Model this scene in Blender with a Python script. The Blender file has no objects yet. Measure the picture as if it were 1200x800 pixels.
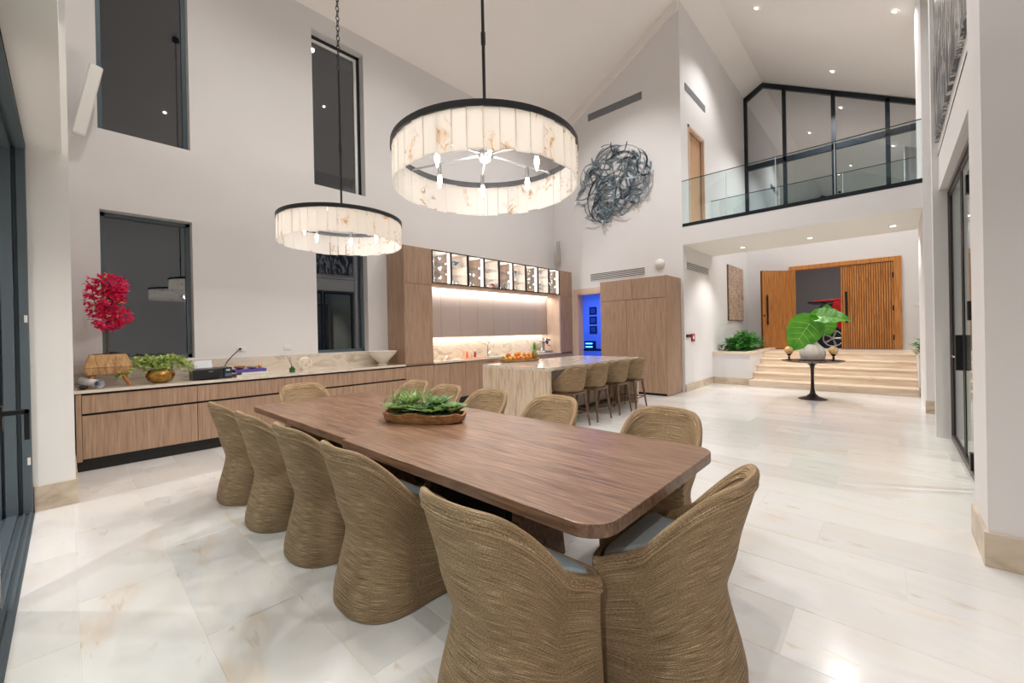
import bpy, bmesh, math, random
from mathutils import Vector, Matrix
random.seed(7)
sc = bpy.context.scene
col = sc.collection
PI = math.pi
def R(a): return math.radians(a)

# ------------------------------------------------------------------ camera
def make_camera():
    yaw, pitch, roll = 0.745339, -0.00278086, -0.0202362
    f = Vector((-math.sin(yaw)*math.cos(pitch), math.cos(yaw)*math.cos(pitch), math.sin(pitch)))
    r = f.cross(Vector((0, 0, 1))).normalized(); u = r.cross(f)
    r2 = math.cos(roll)*r + math.sin(roll)*u
    u2 = -math.sin(roll)*r + math.cos(roll)*u
    cd = bpy.data.cameras.new('camera'); co = bpy.data.objects.new('camera', cd); col.objects.link(co)
    m = Matrix((r2, u2, -f)).transposed().to_4x4(); m.translation = Vector((0, 0, 1.45))
    co.matrix_world = m
    cd.sensor_width = 36; cd.lens = 481.632*36/1200; cd.shift_y = -8.79/1200
    cd.clip_start = 0.02; cd.clip_end = 200
    sc.camera = co
make_camera()
# ------------------------------------------------------------------ world, exposure
w = bpy.data.worlds.new('night'); sc.world = w; w.use_nodes = True
w.node_tree.nodes['Background'].inputs[0].default_value = (0.02, 0.03, 0.05, 1)
w.node_tree.nodes['Background'].inputs[1].default_value = 0.35
sc.view_settings.view_transform = 'Standard'; sc.view_settings.look = 'None'
sc.view_settings.gamma = 1; sc.view_settings.exposure = 0.29
sc.cycles.max_bounces = 9; sc.cycles.diffuse_bounces = 5; sc.cycles.glossy_bounces = 4
sc.cycles.transparent_max_bounces = 16; sc.cycles.transmission_bounces = 6
sc.cycles.caustics_reflective = False; sc.cycles.caustics_refractive = False
sc.cycles.sample_clamp_indirect = 4
sc.cycles.use_denoising = True

# ------------------------------------------------------------------ lights
DOWN = 300; FILL = 1.0
def spot(name, loc, power, color=(1, .985, .975), size=120, blend=.7, rad=.05, aim=None):
    l = bpy.data.lights.new(name, 'SPOT'); l.energy = power; l.color = color
    l.spot_size = R(size); l.spot_blend = blend; l.shadow_soft_size = rad
    o = bpy.data.objects.new(name, l); col.objects.link(o); o.location = loc
    if aim:
        d = Vector(aim)-Vector(loc); o.rotation_euler = d.to_track_quat('-Z', 'Y').to_euler()
    return o
def area(name, loc, sx, sy, power, color, aim):
    l = bpy.data.lights.new(name, 'AREA'); l.energy = power; l.color = color; l.shape = 'RECTANGLE'
    l.size = sx; l.size_y = sy
    o = bpy.data.objects.new(name, l); col.objects.link(o); o.location = loc
    d = Vector(aim)-Vector(loc); o.rotation_euler = d.to_track_quat('-Z', 'Y').to_euler()
    return o
def point(name, loc, power, color, rad=.03):
    l = bpy.data.lights.new(name, 'POINT'); l.energy = power; l.color = color; l.shadow_soft_size = rad
    o = bpy.data.objects.new(name, l); col.objects.link(o); o.location = loc; return o

def roof_z(x): return 9.35-.55*abs(x+2.95)

# ------------------------------------------------------------------ materials
def mat(name, color, rough=.5, metal=0, spec=.5, emit=None, es=0):
    m = bpy.data.materials.new(name); m.use_nodes = True
    b = m.node_tree.nodes['Principled BSDF']
    b.inputs['Base Color'].default_value = (*color, 1); b.inputs['Roughness'].default_value = rough
    b.inputs['Metallic'].default_value = metal; b.inputs['Specular IOR Level'].default_value = spec
    if emit:
        b.inputs['Emission Color'].default_value = (*emit, 1); b.inputs['Emission Strength'].default_value = es
    m.diffuse_color = (*color, 1)
    return m
def nd(m, t, **k):
    n = m.node_tree.nodes.new(t)
    for a, v in k.items():
        if a.startswith('i_'):
            key = a[2:].replace('_', ' '); n.inputs[key].default_value = v
        else: setattr(n, a, v)
    return n
def ln(m, a, b): m.node_tree.links.new(a, b)
def ramp(m, stops, fac):
    r = nd(m, 'ShaderNodeValToRGB'); e = r.color_ramp.elements
    while len(e) < len(stops): e.new(.5)
    for k, (p, c) in enumerate(stops): e[k].position = p; e[k].color = (*c, 1)
    ln(m, fac, r.inputs[0]); return r.outputs[0]
def tex_mat(name, stops, scale=(1, 1, 1), nscale=1.0, detail=6, rough=.5, bump=0, bdist=.01, coord='Object', dist=0., spec=.5,
            second=None, rnd=0., loc=None):
    """noise-driven colour, anisotropic through mapping scale"""
    m = mat(name, stops[0][1], rough, 0, spec); b = m.node_tree.nodes['Principled BSDF']
    tc = nd(m, 'ShaderNodeTexCoord'); mp = nd(m, 'ShaderNodeMapping'); mp.inputs['Scale'].default_value = scale
    ln(m, tc.outputs[coord], mp.inputs[0])
    src = mp.outputs[0]
    oi = nd(m, 'ShaderNodeObjectInfo')
    if rnd:
        vm = nd(m, 'ShaderNodeVectorMath', operation='SCALE'); vm.inputs[0].default_value = (31, 17, 23)
        ln(m, oi.outputs['Random'], vm.inputs['Scale'])
        va = nd(m, 'ShaderNodeVectorMath', operation='ADD'); ln(m, src, va.inputs[0]); ln(m, vm.outputs[0], va.inputs[1]); src = va.outputs[0]
    n = nd(m, 'ShaderNodeTexNoise', i_Scale=nscale, i_Detail=detail, i_Distortion=dist); ln(m, src, n.inputs['Vector'])
    c = ramp(m, stops, n.outputs['Fac'])
    if second:  # (scale, stops-as-multiplier)
        mp2 = nd(m, 'ShaderNodeMapping'); mp2.inputs['Scale'].default_value = second[0]; ln(m, tc.outputs[coord], mp2.inputs[0])
        n2 = nd(m, 'ShaderNodeTexNoise', i_Scale=1., i_Detail=4, i_Distortion=.6); ln(m, mp2.outputs[0], n2.inputs['Vector'])
        c2 = ramp(m, second[1], n2.outputs['Fac'])
        mx = nd(m, 'ShaderNodeMix', data_type='RGBA', blend_type='MULTIPLY'); mx.inputs[0].default_value = 1
        ln(m, c, mx.inputs[6]); ln(m, c2, mx.inputs[7]); c = mx.outputs[2]
    if rnd:
        hv = nd(m, 'ShaderNodeHueSaturation'); ma = nd(m, 'ShaderNodeMath', operation='MULTIPLY_ADD')
        ma.inputs[1].default_value = rnd; ma.inputs[2].default_value = 1-rnd/2
        ln(m, oi.outputs['Random'], ma.inputs[0]); ln(m, ma.outputs[0], hv.inputs['Value']); ln(m, c, hv.inputs['Color']); c = hv.outputs[0]
    ln(m, c, b.inputs['Base Color'])
    if bump:
        bp = nd(m, 'ShaderNodeBump', i_Strength=bump, i_Distance=bdist); ln(m, n.outputs['Fac'], bp.inputs['Height']); ln(m, bp.outputs[0], b.inputs['Normal'])
    return m
WALL = tex_mat('wall_paint', [(.3, (.74, .72, .712)), (.7, (.76, .74, .732))], nscale=1.2, rough=.75, bump=.04)
CEIL = tex_mat('ceiling_paint', [(.3, (.86, .815, .775)), (.7, (.88, .835, .795))], nscale=.8, rough=.8)
SOFF = tex_mat('reveal_paint', [(.3, (.84, .83, .80)), (.7, (.86, .85, .82))], nscale=.8, rough=.7)
STONE = tex_mat('floor_limestone', [(.22, (.70, .59, .48)), (.38, (.73, .695, .65)), (.55, (.735, .72, .70)), (.75, (.67, .64, .60))], scale=(1, 2.6, 2), nscale=1.1,
                detail=9, rough=.16, dist=1.5, rnd=.13, second=((3, 9, 5), [(.28, (.80, .66, .50)), (.36, (1, 1, 1))]), spec=.5)
GROUT = mat('grout', (.78, .72, .64), .8)
BASEST = tex_mat('baseboard_travertine', [(.3, (.36, .27, .19)), (.5, (.56, .46, .35)), (.7, (.66, .56, .45))], scale=(1, 1, 2), nscale=3, detail=8, rough=.35, dist=1)
STEPST = tex_mat('step_limestone', [(.3, (.66, .50, .36)), (.6, (.84, .71, .57))], scale=(.7, 2, 6), nscale=2, detail=8, rough=.3, dist=.8, rnd=.06)
TRAV = tex_mat('vein_travertine', [(.28, (.40, .27, .17)), (.42, (.56, .43, .31)), (.6, (.68, .57, .44)), (.8, (.52, .39, .27))], scale=(13, 13, 1.3), nscale=1.6, detail=10,
               rough=.3, dist=1.2, bump=.05)
TRAVTOP = tex_mat('travertine_top', [(.3, (.52, .42, .32)), (.5, (.74, .66, .56)), (.75, (.62, .53, .43))], scale=(3, 1, 3), nscale=2.2, detail=9, rough=.12, dist=1.2)
OAK = tex_mat('oak_veneer', [(.3, (.30, .185, .118)), (.5, (.40, .26, .175)), (.7, (.47, .32, .22))], scale=(22, 22, 1), nscale=2.2, detail=8, rough=.5, dist=.5,
              second=((60, 60, 3), [(.3, (.84, .82, .8)), (.6, (1, 1, 1))]), rnd=.06)
DOAK = tex_mat('brown_oak', [(.3, (.12, .062, .036)), (.5, (.205, .112, .067)), (.72, (.30, .178, .112))], scale=(1.3, 18, 18), nscale=1.6, detail=9, rough=.36, dist=1.4,
               second=((4, 90, 20), [(.36, (.66, .62, .6)), (.5, (1, 1, 1))]), bump=.06)
LEGW = tex_mat('stool_leg_wood', [(.3, (.10, .055, .03)), (.7, (.19, .11, .065))], scale=(20, 20, 2), nscale=2, rough=.4)
TEAK = tex_mat('teak', [(.3, (.36, .13, .028)), (.5, (.52, .21, .05)), (.7, (.62, .28, .08))], scale=(16, 16, 1), nscale=2, detail=8, rough=.4, dist=.8, rnd=.1)
TEAKD = mat('teak_groove', (.16, .05, .012), .5)
PINE = tex_mat('loft_door_wood', [(.3, (.45, .25, .13)), (.7, (.60, .38, .22))], scale=(14, 14, 1), nscale=2, rough=.5)
PALE = tex_mat('pale_casing', [(.3, (.66, .48, .36)), (.7, (.72, .54, .42))], scale=(8, 8, 1), nscale=2, rough=.5)
BLACK = mat('black_metal', (.012, .013, .015), .4, .3)
DARK = mat('dark_recess', (.01, .009, .009), .6)
BLUEM = mat('blue_black_frame', (.015, .02, .028), .35, .3)
ALU = mat('grey_aluminium', (.12, .155, .175), .4, .4)
BRONZE = mat('bronze_frame', (.16, .14, .13), .4, .5)
LEAFD = mat('dark_door_leaf', (.045, .043, .042), .55)
CHROME = mat('chrome', (.75, .76, .78), .12, 1)
STEEL = mat('brushed_steel', (.42, .42, .43), .3, 1)
WHITE = mat('white_plastic', (.80, .78, .74), .4)
PANEL = mat('taupe_panel', (.47, .39, .35), .45)
VENT = mat('vent_grey', (.25, .27, .30), .5)
SEATF = tex_mat('seat_fabric', [(.3, (.36, .42, .46)), (.7, (.45, .52, .56))], nscale=120, detail=2, rough=.9, bump=.15, bdist=.002)
SEATG = tex_mat('seat_fabric_grey', [(.3, (.38, .35, .33)), (.7, (.46, .43, .41))], nscale=120, detail=2, rough=.9, bump=.15, bdist=.002)

def wicker(name, dark=1.):
    m = mat(name, (.3, .2, .1), .75, 0, .25); b = m.node_tree.nodes['Principled BSDF']
    uv = nd(m, 'ShaderNodeUVMap')
    def nz(s, d, rx=0):
        mp = nd(m, 'ShaderNodeMapping'); mp.inputs['Scale'].default_value = s; ln(m, uv.outputs[0], mp.inputs[0])
        n = nd(m, 'ShaderNodeTexNoise', i_Scale=1., i_Detail=d); ln(m, mp.outputs[0], n.inputs['Vector']); return n.outputs['Fac']
    a = nz((8, 300, 1), 5); s2 = nz((150, 330, 1), 2); big = nz((3, 16, 1), 3)
    c1 = ramp(m, [(.30, (.11*dark, .075*dark, .040*dark)), (.42, (.27*dark, .185*dark, .105*dark)), (.58, (.375*dark, .262*dark, .158*dark)), (.70, (.66*dark, .53*dark, .37*dark))], a)
    c2 = ramp(m, [(.3, (.55, .52, .48)), (.5, (1, 1, 1)), (.68, (1.5, 1.5, 1.45))], s2)
    c3 = ramp(m, [(.3, (.88, .88, .86)), (.7, (1.08, 1.06, 1.02))], big)
    x1 = nd(m, 'ShaderNodeMix', data_type='RGBA', blend_type='MULTIPLY'); x1.inputs[0].default_value = 1; ln(m, c1, x1.inputs[6]); ln(m, c2, x1.inputs[7])
    x2 = nd(m, 'ShaderNodeMix', data_type='RGBA', blend_type='MULTIPLY'); x2.inputs[0].default_value = 1; ln(m, x1.outputs[2], x2.inputs[6]); ln(m, c3, x2.inputs[7])
    ln(m, x2.outputs[2], b.inputs['Base Color'])
    def wv(scale, direction):
        wt = nd(m, 'ShaderNodeTexWave', bands_direction=direction, i_Scale=scale, i_Distortion=1.2, i_Detail=2); ln(m, uv.outputs[0], wt.inputs['Vector']); return wt.outputs['Fac']
    w1 = wv(75, 'Y'); w2 = wv(60, 'X')
    mu = nd(m, 'ShaderNodeMath', operation='MULTIPLY_ADD'); mu.inputs[1].default_value = .45; ln(m, w2, mu.inputs[0]); ln(m, w1, mu.inputs[2])
    ad = nd(m, 'ShaderNodeMath', operation='ADD'); ln(m, mu.outputs[0], ad.inputs[0]); ln(m, s2, ad.inputs[1])
    bp = nd(m, 'ShaderNodeBump', i_Strength=.5, i_Distance=.002); ln(m, ad.outputs[0], bp.inputs['Height']); ln(m, bp.outputs[0], b.inputs['Normal'])
    return m
WICK = wicker('woven_seagrass'); WICKR = wicker('woven_rim', 1.05); WICKS = wicker('woven_stool', .92)
PIPE = mat('piping_cord', (.42, .29, .17), .8)

def glass(name, tint, refl=.10, rough=0.):
    m = bpy.data.materials.new(name); m.use_nodes = True; nt = m.node_tree
    nt.nodes.remove(nt.nodes['Principled BSDF']); out = nt.nodes['Material Output']
    t = nd(m, 'ShaderNodeBsdfTransparent'); t.inputs[0].default_value = (*tint, 1)
    g = nd(m, 'ShaderNodeBsdfGlossy'); g.inputs['Roughness'].default_value = rough; g.inputs[0].default_value = (.95, .97, 1, 1)
    lw = nd(m, 'ShaderNodeLayerWeight', i_Blend=.5); f = nd(m, 'ShaderNodeMath', operation='POWER'); f.inputs[1].default_value = 4.5; ln(m, lw.outputs['Facing'], f.inputs[0])
    a = nd(m, 'ShaderNodeMath', operation='MULTIPLY_ADD', use_clamp=True); a.inputs[1].default_value = .85-refl; a.inputs[2].default_value = refl+.03
    ln(m, f.outputs[0], a.inputs[0])
    x = nd(m, 'ShaderNodeMixShader'); ln(m, a.outputs[0], x.inputs[0]); ln(m, t.outputs[0], x.inputs[1]); ln(m, g.outputs[0], x.inputs[2]); ln(m, x.outputs[0], out.inputs[0])
    return m
WGLASS = glass('window_glass', (.55, .58, .60), .10)
RGLASS = glass('railing_glass', (.90, .95, .95), .02)
CGLASS = glass('cabinet_glass', (.92, .93, .93), .0)
DGLASS = glass('door_glass', (.80, .88, .87), .05)
DRINK = glass('drinking_glass', (.88, .90, .92), .10)

def emis(name, c, s):
    m = bpy.data.materials.new(name); m.use_nodes = True; nt = m.node_tree
    nt.nodes.remove(nt.nodes['Principled BSDF']); e = nd(m, 'ShaderNodeEmission'); e.inputs[0].default_value = (*c, 1); e.inputs[1].default_value = s
    ln(m, e.outputs[0], nt.nodes['Material Output'].inputs[0]); return m
LENS = emis('lamp_lens', (1, .97, .95), 12)
BULB = emis('bulb_glow', (1, .80, .55), 30)
LED = emis('led_strip', (.9, .95, 1), 4)
LEDW = emis('led_warm', (1, .93, .82), 6)
BLUEL = emis('blue_glow', (.05, .25, 1), 6)

def alabaster():
    m = mat('alabaster', (.9, .8, .7), .4); nt = m.node_tree; b = nt.nodes['Principled BSDF']
    tc = nd(m, 'ShaderNodeTexCoord'); oi = nd(m, 'ShaderNodeObjectInfo')
    vm = nd(m, 'ShaderNodeVectorMath', operation='SCALE'); vm.inputs[0].default_value = (41, 27, 13); ln(m, oi.outputs['Random'], vm.inputs['Scale'])
    va = nd(m, 'ShaderNodeVectorMath', operation='ADD'); ln(m, tc.outputs['Object'], va.inputs[0]); ln(m, vm.outputs[0], va.inputs[1])
    n = nd(m, 'ShaderNodeTexNoise', i_Scale=6., i_Detail=8, i_Distortion=1.6); ln(m, va.outputs[0], n.inputs['Vector'])
    # thin dark veins where noise crosses its middle
    s = nd(m, 'ShaderNodeMath', operation='SUBTRACT'); s.inputs[1].default_value = .5; ln(m, n.outputs['Fac'], s.inputs[0])
    ab = nd(m, 'ShaderNodeMath', operation='ABSOLUTE'); ln(m, s.outputs[0], ab.inputs[0])
    n2 = nd(m, 'ShaderNodeTexNoise', i_Scale=5., i_Detail=2); ln(m, va.outputs[0], n2.inputs['Vector'])
    th = nd(m, 'ShaderNodeMath', operation='ADD'); ln(m, ab.outputs[0], th.inputs[0])
    mm = nd(m, 'ShaderNodeMapRange'); mm.inputs[1].default_value = .36; mm.inputs[2].default_value = .5; mm.inputs[3].default_value = 0; mm.inputs[4].default_value = .06
    ln(m, n2.outputs['Fac'], mm.inputs[0]); ln(m, mm.outputs[0], th.inputs[1])
    c = ramp(m, [(0., (.45, .27, .13)), (.014, (.74, .60, .47)), (.05, (.97, .95, .92))], th.outputs[0])
    t = nd(m, 'ShaderNodeBsdfTranslucent'); ln(m, c, t.inputs[0]); ln(m, c, b.inputs['Base Color'])
    x = nd(m, 'ShaderNodeMixShader'); x.inputs[0].default_value = .93
    ln(m, b.outputs[0], x.inputs[1]); ln(m, t.outputs[0], x.inputs[2]); ln(m, x.outputs[0], nt.nodes['Material Output'].inputs[0]); return m
ALAB = alabaster()
def leafmat(name, c1, c2, ns=30, rough=.45, tr=.25):
    m = tex_mat(name, [(.35, c1), (.65, c2)], nscale=ns, detail=3, rough=rough, rnd=.15); nt = m.node_tree; b = nt.nodes['Principled BSDF']
    t = nd(m, 'ShaderNodeBsdfTranslucent'); t.inputs[0].default_value = (*c2, 1)
    x = nd(m, 'ShaderNodeMixShader'); x.inputs[0].default_value = tr
    ln(m, b.outputs[0], x.inputs[1]); ln(m, t.outputs[0], x.inputs[2]); ln(m, x.outputs[0], nt.nodes['Material Output'].inputs[0]); return m
GREEN = leafmat('green_leaf', (.03, .18, .03), (.13, .42, .08), 8)
BGREEN = leafmat('bright_leaf', (.04, .22, .012), (.12, .40, .03), 5, .35)
LIME = leafmat('lime_leaf', (.40, .52, .12), (.64, .74, .32), 20)
SUCC = leafmat('succulent_leaf', (.045, .15, .045), (.24, .38, .15), 16, .5)
SUCC2 = leafmat('air_plant_leaf', (.10, .27, .05), (.36, .50, .18), 16, .5)
PINK = leafmat('magenta_bract', (.66, .012, .09), (.88, .05, .19), 40)
SOIL = mat('soil', (.05, .03, .02), .9)

# ------------------------------------------------------------------ mesh building
class MB:
    def __init__(s): s.v = []; s.f = []; s.uv = {}
    def add(s, vs, fs):
        o = len(s.v); s.v += [Vector(p) for p in vs]; s.f += [tuple(i+o for i in f) for f in fs]; return s
    def box(s, x0, y0, z0, x1, y1, z1):
        x0, x1 = min(x0, x1), max(x0, x1); y0, y1 = min(y0, y1), max(y0, y1); z0, z1 = min(z0, z1), max(z0, z1)
        return s.add([(x0,y0,z0),(x1,y0,z0),(x1,y1,z0),(x0,y1,z0),(x0,y0,z1),(x1,y0,z1),(x1,y1,z1),(x0,y1,z1)],
                     [(0,3,2,1),(4,5,6,7),(0,1,5,4),(1,2,6,5),(2,3,7,6),(3,0,4,7)])
    def prism(s, poly, ax, a, b):
        """poly: list of 2-D points in the plane normal to ax"""
        def P(p, t): return {'X': (t, p[0], p[1]), 'Y': (p[0], t, p[1]), 'Z': (p[0], p[1], t)}[ax]
        n = len(poly); vs = [P(p, a) for p in poly]+[P(p, b) for p in poly]
        return s.add(vs, [tuple(range(n)), tuple(range(2*n-1, n-1, -1))]+[(i, i+n, (i+1) % n+n, (i+1) % n) for i in range(n)])
    def tube(s, path, r, n=8, cap=True, flat=1., up=None):
        path = [Vector(p) for p in path]; rings = []
        for i, p in enumerate(path):
            t = (path[min(i+1, len(path)-1)]-path[max(i-1, 0)]).normalized()
            h = Vector(up) if up else (Vector((0, 0, 1)) if abs(t.z) < .9 else Vector((1, 0, 0)))
            a = t.cross(h).normalized(); b = a.cross(t)
            rr = r[i] if isinstance(r, (list, tuple)) else r
            rings.append([p+a*math.cos(k*2*PI/n)*rr+b*math.sin(k*2*PI/n)*rr*flat for k in range(n)])
        vs = [q for g in rings for q in g]; fs = []
        for i in range(len(path)-1):
            for k in range(n): fs.append((i*n+k, i*n+(k+1) % n, (i+1)*n+(k+1) % n, (i+1)*n+k))
        if cap: fs += [tuple(range(n-1, -1, -1)), tuple((len(path)-1)*n+k for k in range(n))]
        return s.add(vs, fs)
    def lathe(s, prof, c=(0, 0, 0), n=24, sx=1., sy=1., caps=True):
        c = Vector(c); vs = []; fs = []
        for (r, z) in prof:
            for k in range(n): vs.append(c+Vector((r*sx*math.cos(k*2*PI/n), r*sy*math.sin(k*2*PI/n), z)))
        for i in range(len(prof)-1):
            for k in range(n): fs.append((i*n+k, i*n+(k+1) % n, (i+1)*n+(k+1) % n, (i+1)*n+k))
        if prof[0] == prof[-1]: caps = False
        if caps and prof[0][0] > 1e-4: fs.append(tuple(range(n-1, -1, -1)))
        if caps and prof[-1][0] > 1e-4: fs.append(tuple((len(prof)-1)*n+k for k in range(n)))
        return s.add(vs, fs)
    def ball(s, c, r, n=16, m=10, sx=1, sy=1, sz=1):
        return s.lathe([(max(1e-5, r*math.sin(PI*i/m)), -r*math.cos(PI*i/m)*sz) for i in range(m+1)], c, n, sx, sy)
    def cyl(s, c, r, z0, z1, n=24): return s.lathe([(r, z0), (r, z1)], c, n)
    def cone(s, a, b, ra, rb, n=10): return s.tube([a, b], [ra, rb], n)
    def leaf(s, base, d, up, L, W, curl=.15, seg=4, fold=.15):
        """a pointed leaf: base point, direction, up, length, width"""
        d = Vector(d).normalized(); sd = d.cross(Vector(up)); 
        if sd.length < 1e-3: sd = d.cross(Vector((1, .3, 0)))
        sd.normalize(); u = sd.cross(d); b = Vector(base); vs = [b]; fs = []
        for i in range(1, seg):
            t = i/seg; wd = W*.5*math.sin(PI*t**.8); c = b+d*L*t-u*curl*L*t*t
            vs += [c-sd*wd+u*fold*wd, c, c+sd*wd+u*fold*wd]
        vs.append(b+d*L-u*curl*L); e = len(vs)-1
        fs += [(0, 2, 1), (0, 3, 2)]
        for i in range(seg-2):
            o = 1+i*3; fs += [(o, o+1, o+4, o+3), (o+1, o+2, o+5, o+4)]
        o = 1+(seg-2)*3; fs += [(o, o+1, e), (o+1, o+2, e)]
        return s.add(vs, fs)
    def build(s, name, m, parent=None, smooth=False, bev=0, world=None, kind=None, label=None, angle=40):
        me = bpy.data.meshes.new(name)
        off = Vector((0, 0, 0))
        if parent is not None and world is not False:
            off = world_loc(parent)
        me.from_pydata([v-off for v in s.v], [], s.f); me.validate()
        if s.uv:
            ul = me.uv_layers.new(name='UVMap')
            for lp in me.loops: ul.data[lp.index].uv = s.uv.get(lp.vertex_index, (0, 0))
        bm = bmesh.new(); bm.from_mesh(me); bmesh.ops.recalc_face_normals(bm, faces=bm.faces); bm.to_mesh(me); bm.free()
        if smooth:
            for p in me.polygons: p.use_smooth = True
            me.set_sharp_from_angle(angle=R(angle))
        me.materials.append(m)
        o = bpy.data.objects.new(name, me); col.objects.link(o)
        if parent is not None: o.parent = parent
        if bev:
            bv = o.modifiers.new('bevel', 'BEVEL'); bv.width = bev; bv.segments = 2; bv.limit_method = 'ANGLE'; bv.angle_limit = R(40)
        if kind: o['kind'] = kind
        if label: o['label'] = label
        return o
def world_loc(o):
    v = Vector(o.location); p = o.parent
    while p is not None: v = v+Vector(p.location); p = p.parent
    return v
def thing(name, label, cat, loc=(0, 0, 0), rz=0, group=None):
    o = bpy.data.objects.new(name, None); o.empty_display_size = .1; col.objects.link(o); o.location = loc; o.rotation_euler = (0, 0, rz)
    o['label'] = label; o['category'] = cat
    if group: o['group'] = group
    return o
def tag(o, label, cat, group=None):
    o['label'] = label; o['category'] = cat
    if group: o['group'] = group
    return o
def struct(name, mb, m, **k): return mb.build(name, m, kind='structure', **k)
def snode(name, loc=(0, 0, 0)):
    o = bpy.data.objects.new(name, None); o.empty_display_size = .1; col.objects.link(o); o.location = loc; o['kind'] = 'structure'; return o
def dup(root, loc, rz, label, group=None):
    r = root.copy(); col.objects.link(r); r.location = loc; r.rotation_euler = (0, 0, rz); r['label'] = label
    if group: r['group'] = group
    for ch in list(root.children):
        c = ch.copy(); col.objects.link(c); c.parent = r
        for g in list(ch.children):
            d = g.copy(); col.objects.link(d); d.parent = c
    return r
B = lambda *a: MB().box(*a)

# ================================================================== STRUCTURE
XW, YN, YF = -7.18, 9.65, 15.3     # west wall face, north wall face, front wall face
# floor slab with single tiles
floor = struct('floor', B(-7.6, -3.2, -.25, 3.4, 13.2, -.0018), GROUT)
TX, TY, G = 1.26, .42, .0010
tile_cache = {}
def tile(x0, x1, y0, y1, parent=floor, z=0, m=STONE):
    x0 += G; x1 -= G; y0 += G; y1 -= G
    key = (round(x1-x0, 3), round(y1-y0, 3))
    if key not in tile_cache:
        hx, hy = (x1-x0)/2, (y1-y0)/2; c = .0012
        mb = MB().add([(-hx,-hy,-.012),(hx,-hy,-.012),(hx,hy,-.012),(-hx,hy,-.012),(-hx,-hy,-c),(hx,-hy,-c),(hx,hy,-c),(-hx,hy,-c),
                       (-hx+c,-hy+c,0),(hx-c,-hy+c,0),(hx-c,hy-c,0),(-hx+c,hy-c,0)],
                      [(0,1,5,4),(1,2,6,5),(2,3,7,6),(3,0,4,7),(4,5,9,8),(5,6,10,9),(6,7,11,10),(7,4,8,11),(8,9,10,11)])
        o = mb.build('tile', m, parent, world=False); tile_cache[key] = o
    else:
        o = tile_cache[key].copy(); col.objects.link(o)
    o.location = ((x0+x1)/2, (y0+y1)/2, z)
row = 0
y = .02-TY*3
while y < 11.45:
    y1 = min(y+TY, 11.52)
    xr = 3.2 if y < 3.7 else (.62 if y < 9.3 else .48)
    xl = XW if y > 0 else -5.8
    off = .045-.43*((row+2) % 3)
    k = math.floor((xl-off)/TX)
    if y > 9.6: xl = -3.52; k = math.floor((xl-off)/TX)
    x = off+k*TX
    while x < xr-.02:
        a, b = max(x, xl), min(x+TX, xr)
        if b-a > .05: tile(a, b, y, y1)
        x += TX
    y += TY; row += 1

# --- west wall with four window openings
ww = MB()
def zcol(y0, y1, holes):
    z = 0
    for a, b in holes: ww.box(-7.5, y0, z, XW, y1, a); z = b
    ww.box(-7.5, y0, z, XW, y1, 7.15)
zcol(-.25, .30, []); zcol(.30, 1.215, [(1.19, 3.09), (4.09, 6.5)]); zcol(1.215, 2.90, []); zcol(2.90, 3.83, [(1.165, 3.09), (4.05, 6.70)]); zcol(3.83, 9.85, [])
struct('wall_west', ww, WALL)
def window(n, y0, y1, z0, z1, cream=False, mull=None):
    fx = XW-.16
    w_ = snode('window_%d' % n, (fx, (y0+y1)/2, z0))
    t = .05
    f = MB(); f.box(fx-.05, y0, z0, fx, y0+t, z1).box(fx-.05, y1-t, z0, fx, y1, z1).box(fx-.05, y0, z0, fx, y1, z0+t).box(fx-.05, y0, z1-t, fx, y1, z1)
    f.build('window_frame', BLUEM if cream else ALU, w_)
    if cream:
        c = MB(); e = .05; a, b, q, s_ = y0+t, y1-t, z0+t, z1-t
        c.box(fx-.06, b-e, q, fx-.02, b, s_).box(fx-.06, a, s_-e, fx-.02, b-e, s_); c.build('inner_liner', SOFF, w_)
    B(fx-.045, y0+t, z0+t, fx-.038, y1-t, z1-t).build('pane', WGLASS, w_)
window(1, .30, 1.215, 4.09, 6.5); window(2, .30, 1.215, 1.19, 3.09); window(3, 2.90, 3.83, 4.05, 6.70, True); window(4, 2.90, 3.83, 1.165, 3.09)

# --- north wall (gable, doorway), trim along the gable
struct('wall_north', MB().prism([(-7.5, 0), (-6.40, 0), (-6.40, 2.5), (-5.3, 2.5), (-5.3, 0), (-3.5, 0), (-3.5, roof_z(-3.5)+.05), (-7.5, roof_z(-7.5)+.05)], 'Y', YN, YN+.22), WALL)
struct('trim_1', MB().prism([(-7.18, roof_z(-7.18)-.24), (-3.5, roof_z(-3.5)-.24), (-3.5, roof_z(-3.5)+.02), (-7.18, roof_z(-7.18)+.02)], 'Y', YN-.06, YN+.01), CEIL)
c = snode('trim_2', (-6.4, YN, 0))
MB().box(-6.53, YN-.02, 0, -6.40, YN+.0, 2.62).box(-6.40, YN-.02, 2.5, -5.2, YN, 2.62).build('door_casing', PALE, c)
MB().box(-6.42, YN-.015, 0, -6.385, YN+.24, 2.5).box(-6.42, YN-.015, 2.46, -5.3, YN+.24, 2.505).build('door_lining', PALE, c)
# --- foyer / loft west wall with loft door opening
struct('wall_foyer_west', MB().box(-3.72, YN+.22, 0, -3.5, YF, 3.85).box(-3.72, YN+.22, 3.85, -3.5, 10.1, roof_z(-3.5)+.05).box(-3.72, 11.25, 3.85, -3.5, YF, roof_z(-3.5)+.05)
       .box(-3.72, 10.1, 6.33, -3.5, 11.25, roof_z(-3.5)+.05), WALL)
struct('baseboard_foyer_west', B(-3.5, YN+.0, 0, -3.482, 11.65, .18), BASEST)
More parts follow.
